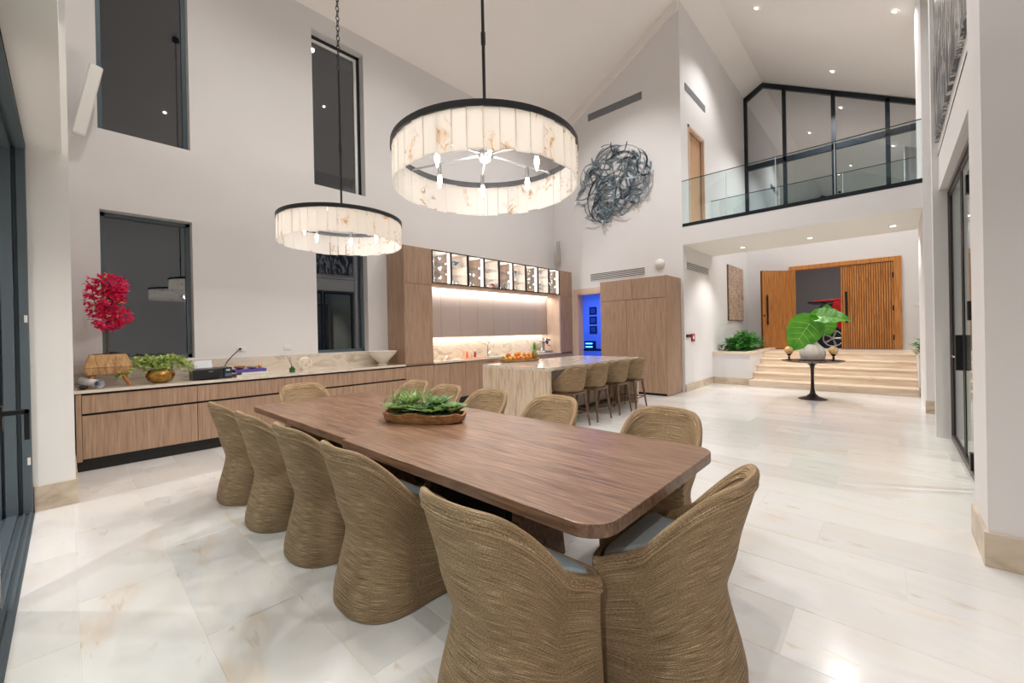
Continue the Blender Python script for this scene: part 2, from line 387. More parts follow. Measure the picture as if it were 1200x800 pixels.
# --- front wall with door opening and the glazed gable above
fw = MB()
fw.box(-3.7, YF, 0, -2.32, YF+.25, 4.2).box(.22, YF, 0, 1.4, YF+.25, 4.2).box(-2.32, YF, 3.32, .22, YF+.25, 4.2).box(-2.32, YF, 0, .22, YF+.25, .78).box(.95, YF, 4.2, 1.4, YF+.25, 7.3)
struct('wall_front', fw, WALL)
# --- east walls
struct('wall_east_pier', B(.41, 3.72, 0, 3.4, 4.25, 7.6), WALL)
struct('baseboard_east_pier', MB().prism([(.392, 4.25), (.392, 3.702), (3.2, 3.702), (3.2, 3.74), (.43, 3.74), (.43, 4.25)], 'Z', 0, .205), BASEST, bev=.003)
struct('wall_east', MB().box(.47, 4.25, 3.15, .75, 7.56, 7.7).box(.41, 7.56, 0, .75, 7.74, 7.7), WALL)
struct('wall_east_corridor', MB().box(.53, 9.68, 0, 1.8, 9.9, 7.5).box(1.6, 7.74, 0, 1.8, 9.68, 7.5), WALL)
struct('wall_foyer_east', MB().box(.41, 9.5, 0, .53, 11.35, roof_z(.41)+.05).box(.53, 9.9, 0, .62, 11.35, 7.5).box(.62, 11.2, 0, 1.4, 11.35, 7.4).box(1.25, 11.35, 0, 1.4, YF+.1, 7.4), WALL)
struct('baseboard_foyer_east', B(.395, 9.485, 0, .54, 9.51, .21), BASEST)
struct('gap_shade_strip', MB().box(.466, 4.25, 3.585, .474, 7.56, 3.6), DARK)  # dark strip on the wall face, painted as the shade in a shadow gap
struct('wall_far_east', B(3.2, -.25, 0, 3.4, 3.72, 6.5), WALL)
# --- south wall: pier, header over the sliding door
rz_ = roof_z
struct('wall_south', MB().box(-7.5, -.25, 0, -5.42, .036, 3.14).box(-7.5, -.3, 3.14, 3.4, -.005, 4.3).prism([(-7.5, 4.3), (-6.3, 4.3), (-6.3, rz_(-6.3)+.1), (-7.5, rz_(-7.5)+.1)], 'Y', -.3, -.005).prism([(.9, 4.3), (3.4, 4.3), (3.4, rz_(3.4)+.1), (.9, rz_(.9)+.1)], 'Y', -.3, -.005)
       .box(1.0, -.3, 0, 3.4, -.005, 3.14), SOFF)
struct('trim_4', B(-7.18, -.01, 3.14, -5.42, .036, 7.0), SOFF)
struct('baseboard_south', MB().prism([(-5.402, -.21), (-5.402, .05), (-6.55, .05), (-6.55, .03), (-5.425, .03), (-5.425, -.21)], 'Z', 0, .215), BASEST, bev=.003)
w6 = snode('window_6', (-2.7, -.2, 4.3))
f6 = MB()
for xm in (-6.27, -4.5, -2.7, -.9, .87): f6.box(xm-.04, -.22, 4.3, xm+.04, -.1, rz_(xm)-.02)
f6.box(-6.2, -.22, 4.3, .8, -.1, 4.4).box(-6.2, -.20, 6.3, .8, -.12, 6.45); f6.build('window_frame', BLUEM, w6)
for a, b in ((-6.23, -4.54), (-4.46, -2.74), (-2.66, -.94), (-.86, .83)): MB().prism([(a, 4.4), (b, 4.4), (b, rz_(b))]+[(a, rz_(a))], 'Y', -.17, -.16).build('pane', WGLASS, w6)
# --- roof slopes
struct('ceiling', MB().prism([(-7.6, roof_z(-7.6)), (-2.95, 9.35), (3.5, roof_z(3.5)), (3.5, roof_z(3.5)+.2), (-2.95, 9.55), (-7.6, roof_z(-7.6)+.2)], 'Y', -.35, YF+.3), CEIL)
# --- walkway slab
struct('ceiling_foyer', B(-3.5, YN, 3.39, .41, 11.78, 3.80), SOFF)
struct('wall_walkway', B(-3.5, YN-.004, 3.39, .41, YN, 3.80), WALL)
# wall behind the foyer planters stays open to the loft above

# --- outside: exterior paving and dark garden, garage with grey wall
struct('terrace', B(-12, -6, -.3, 6, -3.2, -.02), GROUT)
struct('garage_wall', MB().box(-5.5, 20.4, .5, 2.5, 20.6, 4.5).box(-5.6, YF+.25, .5, -5.4, 20.6, 4.5).box(2.4, YF+.25, .5, 2.6, 20.6, 4.5), mat('garage_grey', (.20, .20, .20), .8))
struct('garage_floor', B(-5.6, YF+.2, .5, 2.6, 20.6, .70), mat('garage_concrete', (.45, .44, .43), .6))
struct('garage_ceiling', B(-5.6, YF+.25, 4.4, 2.6, 20.6, 4.6), WALL)

# ================================================================== DOORS
# sliding door at the south (grey aluminium, tracks, one dark leaf with lever)
d1 = snode('door_1', (-5.4, -.3, 0))
MB().box(-5.42, -.27, 0, -5.36, -.215, 3.14).box(-5.42, -.36, 0, -5.34, -.295, 3.14).box(-5.42, -.295, 0, -5.40, -.27, 3.14).box(-5.42, -.46, 0, -5.36, -.38, 3.14).box(-5.43, -.46, 0, -5.41, -.215, 3.14).build('jamb', ALU, d1, bev=.004)
MB().box(-5.4, -.27, 3.08, .9, -.215, 3.138).box(-5.4, -.36, 3.06, .9, -.295, 3.138).box(-5.4, -.46, 3.10, .9, -.215, 3.138).build('head_track', ALU, d1)
MB().box(-5.4, -.46, -.004, .9, -.205, .004).box(-5.4, -.27, 0, .9, -.255, .02).box(-5.4, -.235, 0, .9, -.22, .02).box(-5.4, -.36, 0, .9, -.30, .022).build('floor_track', ALU, d1)
for i, (zz) in enumerate((1.62, .42)): B(-5.365, -.24, zz, -5.35, -.222, zz+.06).build('striker', WHITE, d1)
d2 = snode('door_2', (-2.4, -.29, .02))
MB().box(-3.55, -.335, .02, -3.43, -.265, 3.05).box(-1.3, -.335, .02, -1.18, -.265, 3.05).box(-3.55, -.335, .02, -1.18, -.265, .14).box(-3.55, -.335, 2.93, -1.18, -.265, 3.05).build('leaf_frame', LEAFD, d2)
B(-3.43, -.305, .14, -1.3, -.297, 2.93).build('pane', DGLASS, d2)
B(-3.556, -.335, .02, -3.55, -.263, 3.05).build('edge_strip', WHITE, d2)
h = B(-3.52, -.265, .985, -3.46, -.238, 1.115).build('handle', BLACK, d2)
MB().box(-3.505, -.24, 1.06, -3.475, -.145, 1.085).box(-3.505, -.165, .92, -3.475, -.145, 1.085).build('lever', BLACK, h, bev=.002)
# east double glass door
d3 = snode('door_3', (.56, 5.9, 0))
def eframe(y0, y1, t, z1, x0, x1): return MB().box(x0, y0, 0, x1, y0+t, z1).box(x0, y1-t, 0, x1, y1, z1).box(x0, y0+t, z1-t, x1, y1-t, z1).box(x0, y0+t, 0, x1, y1-t, t*1.1)
eframe(4.25, 7.56, .055, 3.15, .54, .60).build('door_frame', BRONZE, d3)
for (a, b, nm) in ((6.42, 7.50, 1), (5.33, 6.38, 2), (4.31, 5.29, 3)):
    lf = eframe(a, b, .06, 3.09, .556, .572).build('leaf', BLACK, d3)
    B(.561, a+.06, .066, .567, b-.06, 3.03).build('pane', DGLASS, lf)
MB().box(.505, 6.49, .95, .56, 6.53, 1.33).build('handle', BLACK, d3)
MB().tube([(.56, 6.6, 1.09), (.50, 6.6, 1.09), (.495, 6.7, 1.09)], .01).build('lever', CHROME, d3)
for z0, z1 in ((2.66, 2.83), (1.48, 1.66), (.08, .24)): B(.525, 5.68, z0, .56, 5.76, z1).build('hinge', BLACK, d3)
# loft door in the west wall of the loft
d4 = snode('door_4', (-3.5, 10.65, 3.85))
MB().box(-3.56, 10.1, 3.8, -3.485, 10.16, 6.33).box(-3.56, 11.19, 3.8, -3.485, 11.25, 6.33).box(-3.56, 10.1, 6.27, -3.485, 11.25, 6.33).build('door_casing', PALE, d4)
B(-3.62, 10.16, 3.82, -3.58, 11.19, 6.27).build('door_leaf', PINE, d4)
MB().ball((-3.55, 10.28, 4.85), .035).build('knob', BLACK, d4, smooth=True)
struct('wall_loft_store', B(-3.9, 10.0, 3.8, -3.72, 11.4, 6.5), WALL)
# front entrance door: frame, closed right leaf, open left leaf, ribbed teak
d5 = snode('door_5', (-1.05, YF, .78))
MB().box(-2.32, YF-.06, .78, -2.20, YF+.2, 3.32).box(.06, YF-.06, .78, .22, YF+.2, 3.32).box(-2.20, YF-.06, 3.20, .06, YF+.2, 3.32).build('door_frame', TEAK, d5, bev=.005)
B(-2.32, YF-.35, .772, .22, YF+.25, .79).build('threshold', mat('threshold_grey', (.45, .45, .47), .4), d5)
def leaf(hx, w_, ang, side):
    """leaf lying from local 0..w along x, closed side facing -y"""
    L = B(0, 0, 0, w_, .05, 2.40).build('leaf', TEAKD)
    L.parent = d5; L.location = Vector((hx, YF-.02, .79))-d5.location; L.rotation_euler = (0, 0, ang)
    rb = MB(); n = 22
    for k in range(n):
        a = w_*(k+.5)/n; rb.box(a-.018, -.022, .01, a+.018, 0, 2.39).box(a-.017, .05, .01, a+.017, .078, 2.39)
    r_ = rb.build('ribbed_panel', TEAK, L, world=False, bev=.003)
    hxx = w_-.13
    hd = MB().box(hxx-.02, -.075, .75, hxx+.02, -.05, 1.65).box(hxx-.012, -.05, .82, hxx+.012, 0, .86).box(hxx-.012, -.05, 1.52, hxx+.012, 0, 1.56)
    if side < 0:
        hd = MB().box(hxx-.02, -.075, .75, hxx+.02, -.05, 1.65).box(hxx-.012, -.05, .82, hxx+.012, 0, .86).box(hxx-.012, -.05, 1.52, hxx+.012, 0, 1.56)
        hd.box(hxx-.02, .10, .75, hxx+.02, .125, 1.65).box(hxx-.012, .07, .82, hxx+.012, .10, .86).box(hxx-.012, .07, 1.52, hxx+.012, .10, 1.56).box(w_-.07, .072, 1.0, w_-.02, .085, 1.06)
    hd.build('pull_handle', BLACK, L, world=False, bev=.003)
    return L
leaf(-2.20, 1.12, R(230), -1)
Lr = leaf(.06, 1.13, 0, 1); Lr.scale = (-1, 1, 1)
for zz in (1.05, 1.85, 2.75): B(.035, YF-.075, zz, .065, YF-.03, zz+.14).build('hinge', BLACK, d5)

# glazed gable above the entrance
wg = snode('window_5', (-1.3, YF, 4.2))
def gz(x): return roof_z(x)-.02
fr = MB(); T = .13
fr.prism([(-3.5, gz(-3.5)), (-2.95, gz(-2.95)), (.95, gz(.95)), (.95, gz(.95)-T), (-2.95, gz(-2.95)-T*1.15), (-3.5+.1, gz(-3.5)-T)], 'Y', YF, YF+.12)
fr.box(-3.5, YF, 4.2, -3.4, YF+.12, gz(-3.5)); fr.box(-3.5, YF, 4.2, .95, YF+.12, 4.32)
fr.box(-3.4, YF, 6.62, .95, YF+.10, 6.78)
for xm in (-2.38, -1.17, 0.0): fr.box(xm-.05, YF, 4.3, xm+.05, YF+.12, gz(xm)-.05)
fr.build('window_frame', BLUEM, wg)
GG = glass('gable_glass', (.25, .28, .30), .64)
for a, b in ((-3.4, -2.43), (-2.33, -1.22), (-1.12, -.05), (.05, .95)):
    MB().prism([(a, 4.32), (b, 4.32), (b, gz(b)-.08)]+([(-2.95, gz(-2.95)-.08)] if a < -2.95 < b else [])+[(a, gz(a)-.08)], 'Y', YF+.05, YF+.058).build('pane', GG, wg)

# ================================================================== LIGHT FIXTURES
def downlight(i, x, y, z, tilt, label, power, size=125, group=None):
    t = thing('recessed_downlight', label, 'ceiling light', (x, y, z), group=group)
    t.rotation_euler = (0, tilt, 0)
    MB().lathe([(.045, -.004), (.07, -.008), (.075, .0), (.075, .003)], n=20, caps=False).build('trim_ring', WHITE, t, world=False, smooth=True)
    MB().lathe([(.001, -.003), (.036, -.003), (.046, .0)], n=20).build('lens', LENS, t, world=False)
    spot('downlight_beam', (x, y, z-.06), power, size=size)
struct('terrace_canopy', B(-7.5, -5.2, 3.30, 3.4, -.31, 3.5), WALL)
for i, (x, y) in enumerate([(-5.2, -1.7), (-2.3, -1.9), (.4, -1.7)]):
    downlight(i, x, y, 3.296, 0, 'recessed downlight under the terrace canopy outside the sliding door', 135, 165, group='terrace canopy downlights')
tl = math.atan(.55)
for i, (x, y, lb) in enumerate([(-2.23, 11.1, 'recessed spotlight left of the others on the sloping ceiling above the loft'),
                                (.127, 11.2, 'recessed spotlight on the sloping ceiling at the far right near the pilaster'),
                                (-1.08, 14.1, 'recessed spotlight on the sloping ceiling just above the glazed gable')]):
    downlight(i, x, y, roof_z(x)-.012, tl if x > -2.95 else -tl, lb, (210, 190, 620)[i])
for i, (x, y, lb) in enumerate([(-2.6, 11.05, 'recessed downlight in the walkway soffit nearest the left wall'), (-1.28, 11.05, 'middle recessed downlight in the walkway soffit'),
                                (.05, 11.0, 'recessed downlight in the walkway soffit at its right end')]):
    downlight(i, x, y, 3.386, 0, lb, (105, 100, 45)[i], 122)
for i, (x, y) in enumerate([(-.05, 1.94), (-1.75, 5.6), (-1.2, 7.6), (-4.4, .9), (-4.4, 4.2), (-4.6, 7.4)]):
    downlight(i, x, y, roof_z(x)-.012, tl if x > -2.95 else -tl, 'recessed spotlight high on the vaulted ceiling over the dining and kitchen area', (240, 230, 340, 190, 260, 380)[i], 118, group='recessed spotlights over the dining hall')

# ================================================================== DINING CHAIRS
def lerp_keys(keys, z):
    if z <= keys[0][0]: return keys[0][1:]
    for (a, b) in zip(keys, keys[1:]):
        if z <= b[0]:
            t = (z-a[0])/(b[0]-a[0]); t = t*.55+.45*t*t*(3-2*t)
            return tuple(a[i]+(b[i]-a[i])*t for i in range(1, len(a)))
    return keys[-1][1:]
def smooth(t): t = max(0, min(1, t)); return t*t*(3-2*t)
def plan(keys, t, z, ins=0., n=3.0):
    hx, yb, yf = lerp_keys(keys, z)
    c, s_ = math.cos(t), math.sin(t)
    if s_ > 0: n = 3+5*smooth(s_*2); hx += (keys[0][1]+.018-hx)*smooth(s_*1.5)*(1 if z < .56 and keys is CK else 0)
    else: n = 2.45
    hx -= ins; yb += ins; yf -= ins
    return Vector((hx*math.copysign(abs(c)**(2/n), c), (yb+yf)/2+(yf-yb)/2*math.copysign(abs(s_)**(2/n), s_), z))
def smooth(t): t = max(0, min(1, t)); return t*t*(3-2*t)
def grid(rows, closed=True, us=1., vs=1.):
    mb = MB(); n = len(rows[0]); m = len(rows)
    cols = n+1 if closed else n
    for j, r in enumerate(rows):
        for i in range(cols):
            mb.v.append(Vector(r[i % n])); mb.uv[len(mb.v)-1] = (us*i/n, vs*j/(m-1))
    for j in range(m-1):
        for i in range(cols-1):
            a = j*cols+i; mb.f.append((a, a+1, a+1+cols, a+cols))
    return mb
NT = 88
TS = [2*PI*k/NT+.28*math.sin(4*PI*k/NT)*0 for k in range(NT)]
CK = [(0, .284, -.262, .262), (.04, .284, -.262, .262), (.38, .230, -.190, .240), (.55, .272, -.235, .262), (.88, .305, -.315, .28)]
def chair_h(t):
    s_ = math.sin(t); y = math.copysign(abs(s_)**(2/2.45), s_)*.27
    return .512+(.378-.055*abs(math.cos(t))**3)*(1-smooth((y+.245)/.40))
def shell_parts(root, K, hfun, z0, seat_z, th, wick, rim, us, seat_mat, seat_top, pipe=True):
    rows = [[plan(K, t, z0+(hfun(t)-.03-z0)*j/22) for t in TS] for j in range(23)]
    o = grid(rows, us=us, vs=hfun(-PI/2)-z0).build('shell', wick, root, smooth=True, world=False)
    inner = [[plan(K, t, seat_z+(hfun(t)-.03-seat_z)*(1-j/10), th-.006) for t in TS] for j in range(11)]
    grid(inner, us=us*.85, vs=hfun(-PI/2)-seat_z).build('inner_back', wick, root, smooth=True, world=False)
    rr = []; m = 9
    for j in range(m):
        a = PI*j/(m-1); f = (1-math.cos(a))/2
        row_ = []
        for t in TS:
            zt = hfun(t)-.062+.062*math.sin(a)**.6
            ins = -.005+(th+.002)*f
            p = plan(K, t, zt, ins); row_.append(p)
        rr.append(row_)
    grid(rr, us=us, vs=.12).build('rim', rim, root, smooth=True, world=False, angle=60)
    if pipe:
        path = [plan(K, t, hfun(t)-.064, -.004) for t in TS]+[plan(K, 0, hfun(0)-.064, -.004)]
        MB().tube(path, .0035, 5, cap=False).build('piping', PIPE, root, smooth=True, world=False)
        path = [plan(K, t, hfun(t)-.066, th-.009) for t in TS]+[plan(K, 0, hfun(0)-.066, th-.009)]
        MB().tube(path, .0035, 5, cap=False).build('piping', PIPE, root, smooth=True, world=False)
    cu = []
    for ins, z in ((th-.004, seat_top-.07), (th-.002, seat_top-.03), (th+.008, seat_top-.008), (th+.05, seat_top+.006), (.15, seat_top+.014), (.2, seat_top+.016)):
        cu.append([plan(K, t, seat_top-.05, ins)*1+Vector((0, 0, z-(seat_top-.05))) for t in TS])
    g = grid(cu); g.f.append(tuple((len(cu)-1)*(NT+1)+k for k in range(NT)))
    g.build('seat_cushion', seat_mat, root, smooth=True, world=False)
def make_chair():
    t = thing('dining_chair', '', 'chair')
    shell_parts(t, CK, chair_h, 0.004, .42, .036, WICK, WICKR, 1.75, SEATF, .535)
    MB().add([plan(CK, a, .02, .02) for a in TS], [tuple(range(NT))]).build('base_plate', DARK, t, world=False)
    return t
chair0 = make_chair()
CG = None
chairs = [  # x, y, rotation, label
    (-1.12, 1.16, 0, 'woven dining chair nearest the camera on the long near side of the table'),
    (-2.14, 1.215, 0, 'woven dining chair second from the camera on the near side of the table'),
    (-2.90, 1.215, 0, 'woven dining chair in the middle of the five on the near side of the table'),
    (-3.635, 1.175, 0, 'woven dining chair second from the far left on the near side of the table'),
    (-4.40, 1.15, 0, 'woven dining chair farthest left on the near side of the table'),
    (-1.19, 2.66, PI, 'woven dining chair on the far side of the table at its right end'),
    (-2.17, 2.66, PI, 'woven dining chair on the far side, in front of the stone island'),
    (-2.94, 2.62, PI, 'woven dining chair in the middle of the far side, right of the succulent tray'),
    (-3.60, 2.60, PI, 'woven dining chair on the far side just behind the succulent tray'),
    (-4.28, 2.66, PI, 'woven dining chair on the far side, partly hidden by the succulents at left'),
    (-.70, 1.765, PI/2, 'woven dining chair at the right-hand head of the table, seen from the side'),
    (-5.03, 1.92, -PI/2, 'woven dining chair at the far left head of the table before the drawers')]
for i, (x, y, r, lb) in enumerate(chairs):
    if i == 0: chair0.location = (x, y, 0); chair0.rotation_euler = (0, 0, r); chair0['label'] = lb; chair0['group'] = 'dining chairs around the table'
    else: dup(chair0, (x, y, 0), r, lb, 'dining chairs around the table')

# ================================================================== DINING TABLE
tb = thing('dining_table', 'long rectangular brown oak dining table with rounded corners and dark pedestals', 'table', (-2.81, 1.94, 0))
def rrect(x0, y0, x1, y1, r, n=8, corners=(1, 1, 1, 1)):
    pts = []
    for (cx, cy, a0, on) in ((x1-r, y1-r, 0, corners[0]), (x0+r, y1-r, PI/2, corners[1]), (x0+r, y0+r, PI, corners[2]), (x1-r, y0+r, 1.5*PI, corners[3])):
        if on: pts += [(cx+r*math.cos(a0+PI/2*k/n), cy+r*math.sin(a0+PI/2*k/n)) for k in range(n+1)]
        else: pts.append((cx+r*(1 if math.cos(a0+PI/4) > 0 else -1), cy+r*(1 if math.sin(a0+PI/4) > 0 else -1)))
    return pts
sx_ = -2.75
MB().prism(rrect(sx_+.001, 1.255, -.755, 2.56, .13, corners=(1, 0, 0, 1)), 'Z', .695, .75).build('tabletop', DOAK, tb, bev=.005)
MB().prism(rrect(-4.865, 1.285, sx_-.001, 2.575, .10, corners=(0, 1, 1, 0)), 'Z', .695, .75).build('tabletop', DOAK, tb, bev=.005)
for x in (-2.05, -3.75):
    p = MB().box(x-.42, 1.70, 0, x+.42, 2.20, .06).box(x-.30, 1.80, .06, x+.30, 2.10, .69); p.build('pedestal', DARK, tb, bev=.004)
    for s_ in (-1, 1):
        MB().prism([(1.70, 0), (2.20, 0), (2.10, .69), (1.80, .69)], 'X', x+s_*.43-.03, x+s_*.43+.03).build('leg', DOAK, tb, bev=.004)
MB().box(-3.42, 1.86, .60, -2.18, 2.04, .69).build('beam', DARK, tb)

# tray of succulents
tr = thing('succulent_tray', 'carved wooden tray packed with green succulents and air plants on the dining table', 'plant', (-2.79, 1.955, .75), R(28))
def tray(L, W, H, th, top_wave=0.):
    rows = []; n = 40
    T_ = [2*PI*k/n for k in range(n)]
    def e(t, l, w_): c, s_ = math.cos(t), math.sin(t); return l*math.copysign(abs(c)**.75, c), w_*math.copysign(abs(s_)**.8, s_)
    for (f, z, ins) in ((.86, 0, 0), (.95, .02, 0), (1, H, 0), (1, H+.004, th*.5), (1, H, th), (.93, .03, th)):
        r_ = []
        for t in T_:
            x, y = e(t, L*f-ins, W*f-ins); zz = z
            if z > .03: zz += top_wave*(math.sin(t*7)*.5+math.sin(t*11+1)*.3)
            r_.append((x, y, zz))
        rows.append(r_)
    g = grid(rows); g.f.append(tuple(5*(n+1)+k for k in range(n))); g.f.append(tuple(reversed([k for k in range(n)])))
    return g
CARV = tex_mat('carved_wood', [(.3, (.20, .09, .03)), (.6, (.42, .23, .10)), (.8, (.55, .34, .17))], scale=(4, 14, 14), nscale=2, detail=8, rough=.5, dist=1, bump=.3)
tray(.36, .15, .075, .02, .014).build('tray', CARV, tr, smooth=True, world=False)
def rosette(mb, c, n, L, W, up=.7, curl=.1, rings=3):
    for r_ in range(rings):
        k = max(4, n-r_*2)
        for i in range(k):
            a = 2*PI*i/k+r_*.5+random.random()*.2; e = up*(.72+.6*r_/max(1, rings-1))
            mb.leaf(c, (math.cos(a)*math.cos(e), math.sin(a)*math.cos(e), math.sin(e)), (0, 0, 1), L*(1-.22*r_)*random.uniform(.9, 1.1), W*(1-.15*r_), curl, 5, .35)
for i, (x, y, L, W, n, u, mt_) in enumerate([(-.28, .02, .10, .045, 9, .8, SUCC), (-.19, -.06, .11, .03, 12, .6, SUCC2), (-.10, -.05, .075, .06, 8, .6, SUCC), (-.16, .06, .14, .028, 12, 1., SUCC2), (-.03, .05, .09, .05, 9, .9, SUCC),
        (.02, -.06, .07, .055, 8, .7, SUCC), (.09, -.05, .15, .024, 15, .55, SUCC2), (.10, .05, .12, .05, 9, 1., SUCC), (.19, .02, .09, .05, 9, .8, SUCC), (.25, -.04, .08, .06, 9, .9, SUCC), (.27, .05, .08, .05, 8, .9, SUCC)]):
    mb = MB(); rosette(mb, (x, y, .072+.022*(i % 2)), n, L*1.45, W*1.4, u, rings=4); mb.build('succulent', mt_, tr, smooth=True, world=False)
for i in range(12):
    mb = MB(); rosette(mb, (random.uniform(-.27, .27), random.uniform(-.08, .08), .085), 8, .09, .045, .95, rings=3); mb.build('succulent', SUCC if i % 3 else SUCC2, tr, smooth=True, world=False)
mb = MB()
for i in range(34):
    a = random.uniform(0, 2*PI); x = random.choice([-.30, -.26, -.12, -.1, .0]); L = random.uniform(.10, .2)
    p = [Vector((x, .02, .08))+Vector((math.cos(a)*L*t, math.sin(a)*L*t*.7, .16*math.sin(PI*t*.8)*(L/.15)-.05*t*t)) for t in (0, .25, .5, .75, 1)]
    mb.tube(p, [.0035, .003, .0025, .002, .001], 4)
mb.build('air_plant_strands', SUCC2, tr, smooth=True, world=False, kind='stuff')
MB().ball((0, 0, .045), .1, 24, 10, sx=2.9, sy=1.1, sz=.48).build('moss', tex_mat('moss', [(.4, (.03, .05, .015)), (.6, (.10, .15, .05))], nscale=60, rough=.9, bump=.5), tr, smooth=True, world=False)

# ================================================================== CHANDELIERS
def make_chandelier(chain_from, label):
    t = thing('chandelier', label, 'chandelier', (0, 0, 0), 0, 'alabaster ring chandeliers')
    r = .60; n = 44
    MB().lathe([(r-.012, 2.635), (r+.014, 2.635), (r+.014, 2.672), (r-.012, 2.672), (r-.012, 2.635)], n=72).build('rim_band', mat('dark_bronze', (.04, .042, .045), .4, .6), t, smooth=True, world=False)
    MB().lathe([(.0001, 2.60), (.035, 2.602), (.05, 2.63), (.05, 2.66), (.02, 2.68), (.012, 2.70)], n=20).build('hub', STEEL, t, smooth=True, world=False)
    wd = 2*PI*r/n
    for k in range(n):
        a = 2*PI*k/n; dr = random.uniform(-.006, .006); hh = random.uniform(-.008, .006); w2 = wd*random.uniform(.44, .53)
        p = MB().box(-w2, -.004, -.115+hh, w2, .004, .115).build('alabaster_panel', ALAB, t, world=False)
        p.location = ((r+dr)*math.cos(a), (r+dr)*math.sin(a), 2.53); p.rotation_euler = (0, 0, a+PI/2+random.uniform(-.03, .03))
    mb = MB()
    for k in range(n*2):
        a = 2*PI*(k+.5)/(n*2); mb.ball(((r-.012)*math.cos(a), (r-.012)*math.sin(a), 2.636), .005, 6, 4)
    mb.build('rivets', BLACK, t, world=False, kind='stuff')
    for k in range(6):
        a = 2*PI*k/6+.35; c_, s_ = math.cos(a), math.sin(a)
        arm = MB().tube([(.03*c_, .03*s_, 2.645), ((r-.01)*c_, (r-.01)*s_, 2.645)], .007, 6).build('arm', STEEL, t, world=False)
        q = .36
        MB().tube([(q*c_, q*s_, 2.645), (q*c_, q*s_, 2.565)], .013, 10).build('socket', STEEL, arm, world=False)
        MB().lathe([(.0001, 2.475), (.006, 2.485), (.015, 2.52), (.017, 2.54), (.010, 2.565)], (q*c_, q*s_, 0), 12).build('bulb', BULB, arm, smooth=True, world=False)
        l = point('bulb_light', (q*c_, q*s_, 2.52), 23, (1, .93, .86), .025); l.parent = t
    return t
def rod_and_chain(t, x, y, top_rod, ztop):
    MB().tube([(0, 0, 2.68), (0, 0, top_rod)], .011, 8).build('rod', BLACK, t, world=False)
    MB().tube([(0, 0, 3.38), (0, 0, 3.46)], .016, 8).build('coupling', BLACK, t, world=False)
    mb = MB(); z = top_rod+.03; i = 0
    while z < ztop:
        p = []
        for k in range(9):
            a = 2*PI*k/8; dx = .016*math.cos(a); p.append((dx, 0, z+.034*math.sin(a)) if i % 2 else (0, dx, z+.034*math.sin(a)))
        mb.tube(p, .0045, 5, cap=False); z += .052; i += 1
    mb.build('chain', BLACK, t, world=False, kind='stuff')
    MB().cyl((0, 0, 0), .07, ztop-.02, ztop+.06).build('canopy', BLACK, t, world=False)
c1 = make_chandelier(0, 'large round alabaster chandelier hanging nearest the camera over the table')
rod_and_chain(c1, 0, 0, 4.4, roof_z(-1.98)-.06); c1.location = (-1.98, 1.92, 0)
c2 = make_chandelier(0, 'round alabaster chandelier hanging farther left over the table end, on a chain')
rod_and_chain(c2, 0, 0, 4.25, roof_z(-4.25)-.06); c2.location = (-4.25, 1.99, 0); 

# ================================================================== WEST SIDEBOARD AND KITCHEN
XF = -6.58
ys = [.055, 1.13, 2.163, 3.206, 4.22]
nm = ['at the left end beneath the flower planter', 'under the printer, second from the left', 'behind the far end of the dining table', 'right-hand, beneath the cream bowl']
for i in range(4):
    a, b = ys[i], ys[i+1]
    t = thing('drawer_unit', 'low oak drawer unit '+nm[i], 'cabinet', (-6.9, (a+b)/2, 0), 0, 'oak drawer units along the window wall')
    MB().box(-7.17, a+.001, .10, XF-.03, b-.001, .86).build('body', DARK, t)
    B(-7.17, a+.001, 0, -6.64, b-.001, .10).build('plinth', DARK, t)
    a2 = a+.047 if i == 0 else a+.003
    if i == 0: B(-7.17, a, .12, XF, a+.043, .866).build('end_panel', OAK, t)
    B(XF-.022, a2, .648, XF, b-.003, .848).build('drawer_front', OAK, t, bev=.001)
    B(XF-.022, a2, .145, XF, b-.003, .622).build('drawer_front', OAK, t, bev=.001)
t = thing('sideboard_top', 'long travertine counter top with upstand running below the windows', 'countertop', (-6.87, 2.1, .87))
MB().box(-7.175, .045, .874, -6.565, 4.222, .908).build('slab', TRAVTOP, t, bev=.002)
MB().box(-7.178, .045, .908, -7.15, 4.222, 1.163).build('upstand', TRAVTOP, t)
# tall oak unit left
def tall(name, lab, a, b, side):
    t = thing(name, lab, 'cabinet', (-6.88, (a+b)/2, 0))
    MB().box(-7.17, a, .874, XF-.022, b, 3.12).build('body', OAK, t)
    B(XF-.02, a+.001, .905, XF, b-.002, 2.412).build('door', OAK, t, bev=.001)
    B(XF-.02, a+.001, 2.418, XF, b-.002, 3.115).build('door', OAK, t, bev=.001)
    MB().box(-7.17, a, .10, XF-.03, b, .874).build('base_body', DARK, t)
    B(-7.17, a, 0, -6.64, b, .10).build('plinth', DARK, t)
    B(XF-.02, a+.002, .145, XF, b-.002, .852).build('door', OAK, t, bev=.001)
    return t
tall('tall_cabinet', 'tall oak cabinet left of the lit kitchen niche', 4.225, 4.855, 0)
tall('tall_cabinet', 'tall oak cabinet at the far right end of the kitchen beside the doorway', 9.08, 9.645, 1)
